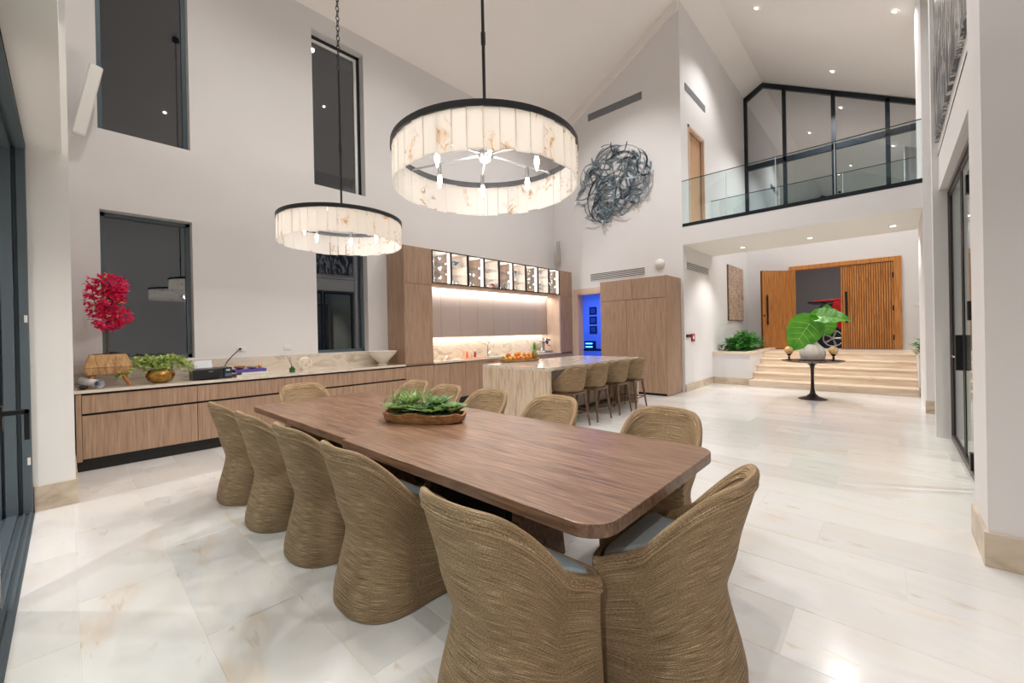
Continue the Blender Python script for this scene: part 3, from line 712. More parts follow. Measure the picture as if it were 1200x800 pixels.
# base units
yb_ = [4.858, 5.262, 5.672, 6.06, 6.75, 7.4, 8.05, 8.55, 9.078]
lb_ = ['narrow oak base unit directly right of the tall cabinet', 'narrow oak base unit second right of the tall cabinet', 'narrow oak base unit left of the dishwasher panel', 'oak base panel with slot handle left of the sink',
       'oak base unit beneath the sink tap', 'oak base unit right of the sink, behind the island', 'oak base unit behind the fruit tray', 'oak base unit beneath the coffee machine']
for i, (a, b) in enumerate(zip(yb_, yb_[1:])):
    t = thing('base_unit', lb_[i], 'cabinet', (-6.88, (a+b)/2, 0), 0, 'kitchen base units')
    MB().box(-7.17, a+.001, .10, XF-.03, b-.001, .872).build('body', DARK, t); B(-7.17, a+.001, 0, -6.64, b-.001, .10).build('plinth', DARK, t)
    B(XF-.02, a+.004, .145, XF, b-.004, .85 if i < 2 else .866).build('door', OAK, t, bev=.001)
    if i == 3: B(XF-.002, a+.2, .815, XF+.002, b-.2, .825).build('slot_handle', BLACK, t)
t = thing('kitchen_worktop', 'pale travertine kitchen worktop in the lit niche', 'countertop', (-6.87, 6.9, .87))
B(-7.17, 4.857, .874, -6.565, 9.078, .908).build('slab', TRAVTOP, t, bev=.002)
o = B(-7.176, 4.857, .909, -7.13, 9.078, 1.40).build('backsplash', TRAVTOP); tag(o, 'pale travertine backsplash behind the kitchen tap', 'backsplash')
# wall of taupe sliding panels
t = thing('wall_cabinet', 'row of taupe flat wall cupboards above the kitchen worktop', 'cabinet', (-7.05, 6.95, 1.4))
B(-7.172, 4.86, 1.402, -7.02, 9.02, 2.40).build('body', PANEL, t)
pw = (9.02-4.862)/8
for k in range(8): B(-7.018, 4.862+pw*k+.002, 1.39, -7.0, 4.862+pw*(k+1)-.002, 2.405).build('door', PANEL, t, bev=.001)
MB().box(-7.10, 4.9, 1.392, -7.085, 9.0, 1.40).build('light_strip', LEDW, t)
o = B(-7.17, 9.03, .91, XF-.002, 9.078, 2.415).build('niche_end_panel', PALE); tag(o, 'pale wood end panel on the right inside the lit niche', 'panel')
# pelmet shelf with light
t = thing('lit_shelf', 'thin oak shelf with a hidden light strip below the glass cabinets', 'shelf', (-6.85, 6.95, 2.41))
MB().box(-7.17, 4.858, 2.416, XF, 9.078, 2.452).build('board', OAK, t)
B(-6.985, 4.9, 2.408, -6.96, 9.0, 2.4165).build('light_strip', LEDW, t)
# glass display cabinets
gy = [4.872, 5.35, 5.81, 6.28, 6.75, 7.22, 7.69, 8.155, 8.615, 9.075]
onames = ['first', 'second', 'third', 'fourth', 'fifth', 'sixth', 'seventh', 'eighth', 'ninth']
BACKW = tex_mat('display_back', [(.3, (.50, .38, .29)), (.7, (.58, .45, .35))], scale=(14, 14, 1), nscale=2, rough=.5)
for i, (a, b) in enumerate(zip(gy, gy[1:])):
    t = thing('display_cabinet', '%s black-framed lit glass cabinet from the left, above the kitchen' % onames[i], 'cabinet', (-6.85, (a+b)/2, 2.455), 0, 'lit glass display cabinets')
    MB().box(-7.165, a, 2.455, -7.145, b, 3.115).box(-7.145, a, 2.455, XF-.02, a+.008, 3.115).box(-7.145, b-.008, 2.455, XF-.02, b, 3.115).box(-7.145, a, 2.455, XF-.02, b, 2.465).box(-7.165, a, 3.10, XF-.02, b, 3.118).build('body', BACKW, t)
    e = .014
    fr = MB().box(XF-.018, a, 2.455, XF, a+e, 3.115).box(XF-.018, b-e, 2.455, XF, b, 3.115).box(XF-.018, a+e, 2.455, XF, b-e, 2.475).box(XF-.018, a+e, 3.095, XF, b-e, 3.115)
    dr = fr.build('door', BLACK, t)
    B(XF-.012, a+e, 2.475, XF-.008, b-e, 3.095).build('pane', CGLASS, dr)
    for z in (2.67, 2.88): B(-7.14, a+.01, z, -6.64, b-.01, z+.006).build('glass_shelf', DRINK, t)
    if i % 2 == 0: B(-6.66, b-.042, 2.47, -6.635, b-.014, 3.095).build('light_strip', LED, t)
    else: B(XF-.018, b-.034, 2.457, XF+.001, b-e, 3.113).build('mullion', BLUEM, t)
# glassware
def stem_glass(h=.17, r=.035):
    return MB().lathe([(r*.9, 0), (r*.85, .004), (.005, .008), (.004, h*.5), (r*.5, h*.55), (r, h*.72), (r*.85, h), (r*.80, h), (r*.93, h*.73), (r*.4, h*.58), (.0001, h*.56)], n=14)
def tumbler(h=.10, r=.035): return MB().lathe([(r*.85, 0), (r, h), (r-.003, h), (r*.8, .008), (.0001, .008)], n=14)
g1 = stem_glass().build('stem_glass', DRINK, smooth=True); g2 = tumbler().build('tumbler', DRINK, smooth=True)
g3 = MB().lathe([(.03, 0), (.05, .05), (.055, .1), (.02, .16), (.02, .2), (.028, .21)], n=16).build('glass_vase', DRINK, smooth=True)
ORN = mat('dark_pottery', (.02, .05, .05), .3); ORN2 = mat('coral_pottery', (.5, .2, .12), .5)
first = {}
def put(o, x, y, z, label, cat, group):
    if id(o) not in first: first[id(o)] = 1; q = o
    else: q = o.copy(); col.objects.link(q)
    q.location = (x, y, z); tag(q, label, cat, group)
for i, (a, b) in enumerate(zip(gy, gy[1:])):
    cy = (a+b)/2
    if i in (0, 6, 7, 8):
        for z, wh in ((2.886, g1), (2.676, g1 if i != 7 else g2), (2.465, g1)):
            for k in range(3):
                put(wh, -6.78-.05*(k % 2), cy-.13+.11*k, z, '%s clear glass on the %s of the %s lit cabinet' % (('leftmost', 'middle', 'rightmost')[k], {2.886: 'top shelf', 2.676: 'middle shelf', 2.465: 'bottom'}[z], onames[i]), 'glass', 'glassware in the lit cabinets')
    elif i in (2, 5):
        for z in (2.465, 2.676):
            for k in range(3): put(g2, -6.8, cy-.14+.1*k, z, '%s small tumbler on the %s of the %s lit cabinet' % (('leftmost', 'middle', 'rightmost')[k], 'middle shelf' if z > 2.5 else 'bottom', onames[i]), 'glass', 'tumblers in the lit cabinets')
    else:
        for k in range(3): put(g2 if k else g3, -6.8, cy-.12+.1*k, 2.465, ('tall glass vase at the left bottom of the %s lit cabinet', 'tumbler in the middle bottom of the %s lit cabinet', 'tumbler at the right bottom of the %s lit cabinet')[k] % onames[i], 'glass', 'glassware in the lit cabinets')
for (i, z, s_, m_, lb) in ((1, 2.886, 1, ORN, 'small dark teapot shape on the top shelf of the second lit cabinet'), (5, 2.886, .8, ORN, 'small dark figurine on the top shelf of the sixth lit cabinet')):
    cy = (gy[i]+gy[i+1])/2
    o = MB().ball((-6.75, cy, z+.05*s_), .05*s_, sx=1, sy=1.2).tube([(-6.75, cy+.04*s_, z+.05*s_), (-6.75, cy+.09*s_, z+.09*s_), (-6.75, cy+.12*s_, z+.08*s_)], .01*s_).tube([(-6.75, cy-.04*s_, z+.03*s_), (-6.75, cy-.09*s_, z+.07*s_), (-6.75, cy-.04*s_, z+.1*s_)], .007).lathe([(.03*s_, z), (.02*s_, z+.02)], (-6.75, cy, 0)).build('figurine', m_, smooth=True)
    tag(o, lb, 'ornament')
for (i, z, m_, lb) in ((3, 2.886, ORN, 'dark upright plate leaning on the top shelf of the fourth lit cabinet'), (4, 2.886, ORN2, 'coral patterned round plate in the fifth lit cabinet')):
    cy = (gy[i]+gy[i+1])/2
    o = MB().lathe([(.0001, 0), (.06, .004), (.085, .016), (.085, .02), (.06, .010), (.0001, .006)], n=24).build('display_plate', m_, smooth=True); o.rotation_euler = (0, R(76), 0); o.location = (-6.95, cy, z+.087); tag(o, lb, 'plate')
for (i, m_, lb) in ((3, ORN2, 'coral bowl with dark lid at the bottom of the fourth lit cabinet'), (4, ORN, 'dark looped ornament at the bottom of the fifth lit cabinet')):
    cy = (gy[i]+gy[i+1])/2
    t = thing('lidded_bowl' if i == 3 else 'loop_ornament', lb, 'ornament', (-6.70, cy+.1, 2.465))
    if i == 3:
        MB().lathe([(.03, 0), (.07, .03), (.08, .07), (.0001, .07)], n=18).build('bowl', ORN2, t, smooth=True, world=False); MB().ball((0, 0, .09), .05, sz=.6).build('lid', ORN, t, smooth=True, world=False)
    else:
        MB().tube([(0, .06*math.cos(a), .09+.07*math.sin(a)) for a in [PI*k/6-.5*PI for k in range(13)]], .01).build('loop', ORN, t, smooth=True, world=False); MB().box(-.03, -.05, 0, .03, .05, .02).build('foot', ORN, t, world=False)
area('niche_wash', (-6.93, 6.95, 2.40), 4.0, .04, 20, (1, .96, .91), (-7.0, 6.95, 1.4)); area('worktop_light', (-7.06, 6.95, 1.385), 4.0, .05, 11, (1, .93, .82), (-7.02, 6.95, .9))
for i in range(0, 9, 2):
    area('cabinet_light', (-6.70, gy[i+1]-.05, 2.78), .02, .55, 8, (.95, .97, 1), (-6.9, gy[i+1]-.5, 2.78))
    if i < 8: area('cabinet_light', (-6.70, gy[i+1]+.03, 2.78), .02, .55, 8, (.95, .97, 1), (-6.9, gy[i+1]+.5, 2.78))

# tall pantry cabinet on the north wall
t = thing('pantry_cabinet', 'freestanding tall oak pantry cabinet against the sculpture wall', 'cabinet', (-4.37, 9.2, 0))
B(-5.185, 8.84, .05, -3.583, 9.645, 2.63).build('body', OAK, t); B(-5.17, 8.823, .06, -3.59, 8.84, 2.62).build('seam_shade_sheet', DARK, t)  # dark sheet behind the doors gives their seams a painted shade
B(-3.583, 8.80, .012, -3.563, 9.645, 2.635).build('side_panel', OAK, t, bev=.001)
B(-5.15, 8.86, 0, -3.62, 9.64, .05).build('plinth', DARK, t)
for (a, b, z0, z1) in ((-5.183, -4.503, .055, 2.152), (-4.493, -3.587, .055, 2.152), (-5.183, -4.368, 2.162, 2.63), (-4.358, -3.587, 2.162, 2.63)):
    B(a, 8.80, z0, b, 8.822, z1).build('door', OAK, t, bev=.001)

# ================================================================== ISLAND AND STOOLS
t = thing('kitchen_island', 'travertine waterfall kitchen island with a long worktop', 'island', (-4.43, 6.05, 0))
B(-5.14, 4.815, .87, -3.72, 7.72, .92).build('worktop', TRAVTOP, t, bev=.002)
B(-5.14, 4.815, 0, -3.72, 4.875, .87).build('waterfall_panel', TRAV, t)
B(-5.14, 7.66, 0, -3.72, 7.72, .87).build('waterfall_panel', TRAV, t)
MB().box(-5.12, 4.875, .08, -4.25, 7.66, .87).build('cabinet_body', mat('island_stone_face', (.50, .42, .34), .5), t); B(-5.05, 4.875, 0, -4.3, 7.66, .08).build('plinth', DARK, t)
SK = [(.53, .17, -.17, .19), (.57, .215, -.205, .225), (.66, .235, -.23, .25), (.95, .262, -.275, .26)]
def stool_h(t):
    y = math.copysign(abs(math.sin(t))**(2/2.6), math.sin(t))*.25
    return .665+.28*(1-smooth((y+.22)/.42))
def make_stool():
    t = thing('bar_stool', '', 'bar stool')
    shell_parts(t, SK, stool_h, .53, .60, .035, WICKS, WICKS, 1.6, SEATG, .64, pipe=False)
    MB().add([plan(SK, a, .532, .0) for a in TS], [tuple(range(NT))]).build('base_plate', LEGW, t, world=False)
    MB().add([], []).prism([(-.19, -.19), (.19, -.19), (.19, .19), (-.19, .19)], 'Z', .50, .53).build('seat_frame', LEGW, t, world=False)
    for sx in (-1, 1):
        for sy in (-1, 1):
            MB().tube([(sx*.165, sy*.165, .52), (sx*.215, sy*.225, 0)], [.026, .014], 8).build('leg', LEGW, t, world=False)
    for sy in (-1, 1): MB().tube([(-.20, sy*.205, .20), (.20, sy*.205, .20)], .011, 8).build('footrest', BLACK if sy > 0 else LEGW, t, world=False)
    for sx in (-1, 1): MB().tube([(sx*.20, -.205, .20), (sx*.20, .205, .20)], .010, 8).build('side_rail', LEGW, t, world=False)
    return t
stool0 = make_stool()
for i, (y, lb) in enumerate([(5.24, 'woven bar stool nearest the dining table, at the near end of the island'), (5.90, 'woven bar stool second from the near end of the island'),
                             (6.62, 'woven bar stool third from the near end of the island'), (7.24, 'woven bar stool farthest away, nearest the pantry cabinet')]):
    if i == 0: stool0.location = (-3.66, y, 0); stool0.rotation_euler = (0, 0, PI/2); stool0['label'] = lb; stool0['group'] = 'bar stools along the island'
    else: dup(stool0, (-3.66, y, 0), PI/2, lb, 'bar stools along the island')
# fruit tray
ft = thing('fruit_tray', 'long rough wooden tray holding fruit on the island worktop', 'tray', (-5.0, 5.62, .92), R(66))
tray(.40, .15, .055, .025, .006).build('tray', CARV, ft, smooth=True, world=False)
ORG = tex_mat('orange_peel', [(.3, (.80, .24, .02)), (.7, (.90, .36, .05))], nscale=60, rough=.45, bump=.1, bdist=.002)
YEL = mat('yellow_peel', (.85, .52, .06), .45); MAN = mat('red_mango', (.70, .14, .05), .4)
dx, dy = math.cos(R(66)), math.sin(R(66))
fr_ = [(-.30, -.02, 0, YEL, 'lemon', 'yellow lemon at the left end of the fruit tray'), (-.23, -.07, 0, YEL, 'lemon', 'yellow lemon beside the first one at the left of the tray'), (-.22, .02, .05, MAN, 'mango', 'red orange mango piled on the left of the fruit tray')]
for k, (a, b, z) in enumerate([(-.14, -.06, 0), (-.12, .05, 0), (-.05, -.02, 0), (-.08, .0, .06), (.03, -.06, 0), (.04, .05, 0), (.12, -.03, 0), (.12, .05, 0), (.09, .0, .055), (.2, -.02, 0), (.18, -.01, .05), (-.02, .0, .075)]):
    fr_.append((a, b, z, ORG, 'orange', None))
og = None
ONAMES = ['orange in the fruit tray just right of the two lemons, front row', 'orange in the fruit tray just right of the mango, back row', 'orange left of the middle of the fruit tray, bottom layer', 'orange on top of the left heap in the fruit tray',
 'orange in the middle of the fruit tray, front row', 'orange in the middle of the fruit tray, back row', 'orange right of the middle of the fruit tray, front row', 'orange right of the middle of the fruit tray, back row',
 'orange on top of the right heap in the fruit tray', 'orange nearest the pineapple, bottom layer of the tray', 'orange nearest the pineapple, upper layer of the tray', 'topmost orange in the middle of the fruit tray']
for (a, b, z, m_, nm_, lb) in fr_:
    if nm_ == 'orange':
        if og is None: og = MB().ball((0, 0, 0), .04, 16, 10).build('orange', ORG, smooth=True); o = og
        else: o = og.copy(); col.objects.link(o)
        on = globals().get('on', -1)+1; tag(o, ONAMES[on], 'fruit', 'oranges in the fruit tray')
    else:
        o = MB().ball((0, 0, 0), .036, 14, 10, sx=1.25).build(nm_, m_, smooth=True); tag(o, lb, 'fruit')
        if nm_ == 'mango': o.scale = (1.25, 1.15, 1.15)
    o.location = (-5.0+a*dx-b*dy, 5.62+a*dy+b*dx, .92+.072+z)
t = thing('pineapple', 'upright green-brown pineapple at the right end of the fruit tray', 'fruit', (-5.0+.30*dx, 5.62+.30*dy, .95))
MB().lathe([(.0001, 0), (.035, .005), (.055, .05), (.058, .10), (.045, .15), (.02, .17)], n=16).build('body', tex_mat('pineapple_skin', [(.4, (.22, .15, .03)), (.6, (.42, .33, .09))], nscale=60, rough=.7, bump=.6), t, smooth=True, world=False)
mb = MB(); 
for k in range(26):
    a = k*2.4; e = .6+.035*k; mb.leaf((0, 0, .155+.002*k), (math.cos(a)*math.cos(e), math.sin(a)*math.cos(e), math.sin(e)), (0, 0, 1), .13, .018, -.05 if k > 12 else .2, 4, .3)
mb.build('crown', GREEN, t, world=False)
t = thing('fruit_leaves', 'tuft of dark green leaves at the left end of the fruit tray', 'plant', (-5.0-.3*dx, 5.62-.3*dy, .97))
mb = MB(); rosette(mb, (0, .0, 0), 8, .10, .03, 1.0); mb.build('leaves', GREEN, t, world=False)

# ================================================================== KITCHEN COUNTER ITEMS
def simple(name, mb, m, label, cat, smooth_=True, group=None, bev=0):
    o = mb.build(name, m, smooth=smooth_, bev=bev); return tag(o, label, cat, group)
simple('soda_bottle', MB().lathe([(.035, .909), (.038, .92), (.038, 1.12), (.015, 1.18), (.014, 1.24), (.018, 1.26), (.0001, 1.265)], (-6.86, 5.02, 0), 16), STEEL, 'tall grey metal bottle at the left end of the kitchen worktop', 'bottle')
simple('spice_jar', MB().lathe([(.025, .909), (.025, .97), (.018, .98), (.0001, .985)], (-6.88, 5.28, 0), 14), PALE, 'tiny pale jar beside the napkin holder on the worktop', 'jar')
simple('napkin_holder', MB().prism([(5.36, .909), (5.55, .909), (5.50, .96), (5.455, 1.0), (5.41, .96)], 'X', -6.93, -6.86), mat('pale_clay', (.55, .45, .38), .6), 'small house-shaped clay napkin holder on the worktop', 'holder', False, bev=.004)
t = thing('bottle_tray', 'flat orange-red tray under the small bottles by the tap', 'tray', (-6.88, 6.15, .909)); B(-6.96, 5.86, .909, -6.80, 6.50, .922).build('tray', mat('orange_tray', (.75, .22, .10), .4), t, bev=.004)
for (y, h_, c_, lb) in ((5.98, .20, (.85, .20, .08), 'orange pump bottle on the red tray'), (6.10, .16, (.62, .50, .36), 'amber spray bottle in the middle of the red tray'), (6.22, .18, (.30, .05, .07), 'dark red bottle at the right of the red tray')):
    t = thing('soap_bottle', lb, 'bottle', (-6.88, y, .922))
    MB().lathe([(.024, 0), (.027, .01), (.027, h_*.55), (.010, h_*.68), (.010, h_*.75)], n=14).build('body', mat('bottle_colour', c_, .3), t, smooth=True, world=False)
    MB().lathe([(.013, h_*.75), (.013, h_*.85), (.006, h_*.87), (.006, h_), (.0001, h_)], n=12).box(-.006, -.006, h_*.97, .035, .006, h_).build('pump', WHITE, t, world=False)
t = thing('kitchen_tap', 'chrome gooseneck tap over the kitchen sink', 'tap', (-6.95, 6.68, .909))
MB().tube([(0, 0, 0), (0, 0, .26)]+[(.09-.09*math.cos(a), .02*math.sin(a), .26+.09*math.sin(a)) for a in [PI*k/10 for k in range(1, 11)]]+[(.182, .0, .22)], .012, 10).build('spout', CHROME, t, smooth=True, world=False)
MB().tube([(0, .02, .07), (.0, .09, .11)], .008, 8).build('lever', CHROME, t, world=False)
MB().cyl((0, .0, 0), .024, 0, .03).build('base', CHROME, t, smooth=True, world=False)
simple('sink_basin', MB().box(-6.92, 6.5, .9085, -6.62, 7.05, .911), STEEL, 'steel sink rim set flush in the worktop below the tap', 'sink', False)
t = thing('soap_dispenser', 'small chrome soap dispenser right of the tap', 'dispenser', (-6.93, 6.98, .911))
MB().lathe([(.014, 0), (.014, .05), (.006, .055), (.006, .08)], n=12).build('body', CHROME, t, smooth=True, world=False); MB().tube([(0, 0, .08), (.05, 0, .078)], .005).build('nozzle', CHROME, t, world=False)
t = thing('coffee_machine', 'chrome lever coffee machine at the right end of the worktop', 'coffee machine', (-6.88, 8.72, .909))
MB().box(-.15, -.17, 0, .17, .17, .045).build('drip_tray', STEEL, t, world=False, bev=.01)
MB().lathe([(.06, .04), (.075, .07), (.055, .13), (.075, .20), (.07, .30), (.03, .33), (.0001, .335)], (-.05, 0, 0), 20).build('boiler', CHROME, t, smooth=True, world=False)
MB().box(-.12, -.11, .30, .16, .11, .36).build('head', CHROME, t, world=False, bev=.02)
MB().tube([(.11, 0, .32), (.11, 0, .22)], .028, 14).tube([(.11, 0, .2), (.24, -.03, .18)], .012).build('portafilter', BLACK, t, smooth=True, world=False)
MB().tube([(.0, .09, .36), (.03, .12, .45), (.08, .13, .50)], .010).ball((.085, .13, .51), .02).build('lever', CHROME, t, smooth=True, world=False)
MB().ball((-.02, .14, .30), .045).build('knob', mat('cobalt', (.01, .02, .25), .3), t, smooth=True, world=False)
MB().tube([(0, -.12, .25), (.06, -.16, .2), (.08, -.17, .1)], .006).build('steam_wand', CHROME, t, world=False)
for (y, lb) in ((8.36, 'white coffee cup left of the coffee machine'), ):
    t = thing('coffee_cup', lb, 'cup', (-6.82, y, .909)); MB().lathe([(.022, 0), (.035, .03), (.038, .06), (.034, .06), (.03, .03), (.0001, .01)], n=16).build('cup', WHITE, t, smooth=True, world=False)
    MB().tube([(.035, 0, .05), (.055, 0, .04), (.05, 0, .02), (.034, 0, .02)], .004).build('handle', WHITE, t, world=False)

# ================================================================== SIDEBOARD ITEMS
t = thing('flower_planter', 'wooden faceted planter on splayed legs with magenta flowering tree', 'plant', (-6.87, .33, .908))
WOODP = tex_mat('planter_mango_wood', [(.3, (.25, .12, .04)), (.5, (.45, .25, .10)), (.7, (.58, .36, .17))], scale=(10, 10, 2), nscale=3, detail=8, rough=.45, dist=1)
def frust(z0, a0, b0, z1, a1, b1):
    return MB().add([(-b0, -a0, z0), (b0, -a0, z0), (b0, a0, z0), (-b0, a0, z0), (-b1, -a1, z1), (b1, -a1, z1), (b1, a1, z1), (-b1, a1, z1)], [(0, 3, 2, 1), (4, 5, 6, 7), (0, 1, 5, 4), (1, 2, 6, 5), (2, 3, 7, 6), (3, 0, 4, 7)])
frust(.155, .185, .13, .235, .205, .15).build('lower_body', WOODP, t, world=False, bev=.004)
frust(.237, .207, .152, .385, .155, .115).build('upper_body', WOODP, t, world=False, bev=.004)
for sx in (-1, 1):
    for sy in (-1, 1): MB().tube([(sx*.08, sy*.12, .165), (sx*.12, sy*.185, 0)], [.022, .014], 8).build('leg', TEAK, t, world=False)
MB().box(-.09, -.13, .38, .09, .13, .39).build('soil', SOIL, t, world=False)
BARK = mat('bark', (.10, .07, .05), .8)
MB().tube([(0, .0, .38), (0, .005, .6), (.01, -.01, .8), (0, .01, 1.0), (0, .03, 1.25)], [.012, .01, .01, .008, .004], 8).tube([(0, -.01, .38), (.01, -.015, .65), (0, .01, .9)], .006).tube([(.01, -.01, .8), (.0, -.1, 1.0), (0, -.12, 1.15)], .005).tube([(0, .01, .75), (0, .1, .88), (0, .14, .92)], .005).build('trunk', BARK, t, smooth=True, world=False)
def blob(mb, c, r, n, L=.045, W=.035, sq=(1, 1, 1)):
    for _ in range(n):
        v = Vector((random.gauss(0, 1), random.gauss(0, 1), random.gauss(0, 1))).normalized(); rr = r*random.uniform(.55, 1.)
        p = Vector(c)+Vector((v.x*rr*sq[0], v.y*rr*sq[1], v.z*rr*sq[2])); d = (v+Vector((random.uniform(-.7, .7), random.uniform(-.7, .7), random.uniform(-.5, .9)))).normalized()
        mb.leaf(p, d, (random.random(), random.random(), 1), L*random.uniform(.7, 1.2), W, .1, 3, .2)
mb = MB()
for c_, r_, n_ in (((0, .06, 1.20), .12, 260), ((0, .03, 1.05), .12, 220), ((0, .0, .80), .13, 280), ((0, .12, .83), .10, 170), ((0, -.09, .90), .08, 110), ((0, -.13, 1.12), .055, 50), ((0, -.12, 1.22), .055, 50), ((0, .10, 1.12), .09, 120), ((0, -.15, 1.03), .04, 25), ((0, -.02, 1.27), .07, 60)):
    blob(mb, c_, r_, n_)
mb.build('flowers', PINK, t, world=False, kind='stuff')
mb = MB(); blob(mb, (0, .0, .95), .15, 40, .05, .025, (1, 1, 1.4)); mb.leaf((0, 0, 1.28), (0, -.1, 1), (1, 0, 0), .09, .03); mb.build('green_leaves', LIME, t, world=False)
# paper roll and black bag
t = thing('paper_roll', 'loosely rolled sheet of white paper lying at the left end of the sideboard', 'paper', (-6.72, .21, .91))
sp = []
for k in range(40):
    a = 2*PI*k/18; r_ = .030+.011*k/40*2; sp.append((r_*math.cos(a), r_*math.sin(a)+.055))
vs = []; 
for (x_, z_) in sp: vs += [Vector((-.22, x_-.09, z_+.03)), Vector((.10, x_+.03, z_-.0))]
MB().add(vs, [(2*k, 2*k+1, 2*k+3, 2*k+2) for k in range(len(sp)-1)]).build('sheet', mat('white_paper', (.78, .78, .82), .7), t, world=False, smooth=True)
simple('black_pouch', MB().ball((-6.66, .115, .935), .045, sx=1.3, sy=.9, sz=.6), BLACK, 'small black pouch beside the paper roll', 'pouch')
# brass bowl with creeping plant
t = thing('creeping_plant', 'lime green creeping plant spilling out of a hammered brass bowl', 'plant', (-6.83, .80, .908))
BRASS = tex_mat('hammered_brass', [(.3, (.30, .14, .03)), (.7, (.62, .36, .10))], nscale=25, rough=.3, bump=.5); BRASS.node_tree.nodes['Principled BSDF'].inputs['Metallic'].default_value = .8
MB().lathe([(.06, 0), (.11, .03), (.135, .09), (.12, .15), (.105, .165), (.095, .155), (.0001, .145)], n=24, sx=.9, sy=1.1).build('bowl', BRASS, t, smooth=True, world=False)
mb = MB(); st = MB()
for k in range(120):
    a = random.uniform(0, 2*PI); L = random.uniform(.08, .30); 
    cx, cy = math.cos(a)*.6, math.sin(a)*1.25
    pts = [Vector((cx*L*u+ .05*math.cos(a), cy*L*u+.05*math.sin(a), .16+.17*math.sin(PI*min(1, u*1.0)*.75)*random.uniform(.8, 1.1)-.20*u*u*u*(L/.3))) for u in (0, .3, .6, .85, 1)]
    pts = [Vector((min(p.x, .22), p.y, max(p.z, .01))) for p in pts]; pts = [Vector((max(p.x, -.26), p.y, p.z)) for p in pts]
    st.tube(pts, .0015, 4)
    for i in range(12):
        u = random.random()*3.99; q = pts[int(u)].lerp(pts[int(u)+1], u-int(u))+Vector((0, 0, random.uniform(0, .03))); mb.leaf(q, (random.uniform(-1, 1), random.uniform(-1, 1), random.uniform(-.2, 1)), (0, 0, 1), .042, .036, .1, 3, .1)
mb.build('leaves', LIME, t, world=False, kind='stuff'); st.build('stems', LIME, t, world=False)
# printer
t = thing('printer', 'black inkjet printer with a white sheet in its rear tray', 'printer', (-6.85, 1.30, .908))
PB = mat('printer_black', (.016, .017, .02), .35)
MB().box(-.15, -.185, .0, .14, .15, .145).build('body', PB, t, world=False, bev=.012); MB().box(-.13, .15, .0, .145, .245, .15).build('ink_tank', mat('ink_tank', (.03, .035, .045), .25), t, world=False, bev=.008)
MB().box(.139, -.13, .03, .15, .09, .055).build('output_slot', DARK, t, world=False); MB().box(.10, -.12, .018, .19, .08, .026).build('output_tray', PB, t, world=False)
B(.1395, -.02, .10, .1415, .03, .112).build('badge', STEEL, t, world=False)
MB().add([(-.10, -.13, .13), (-.10, .07, .13), (-.15, .07, .245), (-.15, -.13, .245), (-.104, -.13, .13), (-.104, .07, .13), (-.154, .07, .245), (-.154, -.13, .245)], [(0, 1, 2, 3), (7, 6, 5, 4), (0, 4, 5, 1), (1, 5, 6, 2), (2, 6, 7, 3), (3, 7, 4, 0)]).build('paper_sheet', mat('paper_sheet', (.75, .77, .82), .7), t, world=False)
for k in range(4): B(.144, .165+.02*k, .03, .147, .178+.02*k, .07).build('ink_window', mat('ink_blue', (.12, .18, .30), .3), t, world=False)
B(.144, .175, .10, .147, .22, .125).build('control_panel', mat('panel_grey', (.5, .52, .55), .4), t, world=False)
simple('printer_cable', MB().tube([(-7.16, 1.75, 1.29), (-7.12, 1.72, 1.27), (-7.08, 1.64, 1.20), (-7.02, 1.56, 1.12), (-6.99, 1.52, 1.05)], .006).ball((-7.155, 1.755, 1.292), .018), BLACK, 'thin black cable running from the wall socket to the printer', 'cable')
for (y, lb) in ((1.78, 'white wall socket above the printer'), (2.42, 'white wall socket above the round shell disc')):
    t = thing('wall_socket', lb, 'socket', (XW+.004, y, 1.29)); MB().box(-.004, -.06, -.035, .006, .06, .035).build('plate', WHITE, t, world=False, bev=.002); MB().box(.006, -.03, -.012, .008, .03, .012).build('insert', WALL, t, world=False)
# books and small things
for (z, h_, c_, lb, y0, y1) in ((.908, .03, (.72, .66, .55), 'cream book at the bottom of the stack right of the printer', 1.60, 1.96), (.939, .028, (.35, .62, .66), 'pale turquoise book in the middle of the stack', 1.66, 2.0), (.968, .04, (.12, .08, .38), 'purple book on top of the stack right of the printer', 1.58, 1.98)):
    t = thing('book', lb, 'book', (-6.85, (y0+y1)/2, z)); hy = (y1-y0)/2
    cv = mat('book_cover', c_, .5)
    MB().box(-.13, -hy, 0, .13, hy, .003).box(-.13, -hy, h_-.003, .13, hy, h_).box(-.13, -hy, .003, -.126, hy, h_-.003).build('cover', cv, t, world=False); MB().box(-.126, -hy+.004, .003, .127, hy-.004, h_-.003).build('pages', WHITE if z > .92 and z < .95 else cv, t, world=False)
simple('wooden_dish', MB().lathe([(.03, 1.009), (.065, 1.03), (.07, 1.055), (.0001, 1.05)], (-6.85, 1.67, 0), 18), TEAK, 'reddish wooden lidded dish on the purple book, at its left', 'dish')
simple('stone_dish', MB().lathe([(.03, 1.009), (.07, 1.03), (.07, 1.05), (.0001, 1.055)], (-6.84, 1.82, 0), 18), BASEST, 'grey stone coaster stack on the purple book', 'dish')
simple('wooden_apple', MB().ball((-6.86, 1.93, 1.036), .027), ORG, 'small amber ball on the right of the purple book', 'ornament')
t = thing('reed_diffuser', 'squat green glass bottle with two dark reeds on the sideboard', 'diffuser', (-6.85, 2.37, .908))
MB().lathe([(.035, 0), (.042, .015), (.042, .06), (.02, .075), (.018, .09), (.0001, .09)], n=18).build('bottle', mat('green_glass', (.015, .09, .02), .1), t, smooth=True, world=False)
MB().tube([(0, 0, .07), (-.02, -.06, .25)], .003).tube([(0, 0, .07), (.01, -.035, .24)], .003).build('reeds', BLACK, t, world=False)
t = thing('shell_disc', 'round pearly shell disc on edge beside the green diffuser', 'ornament', (-6.87, 2.57, .908))
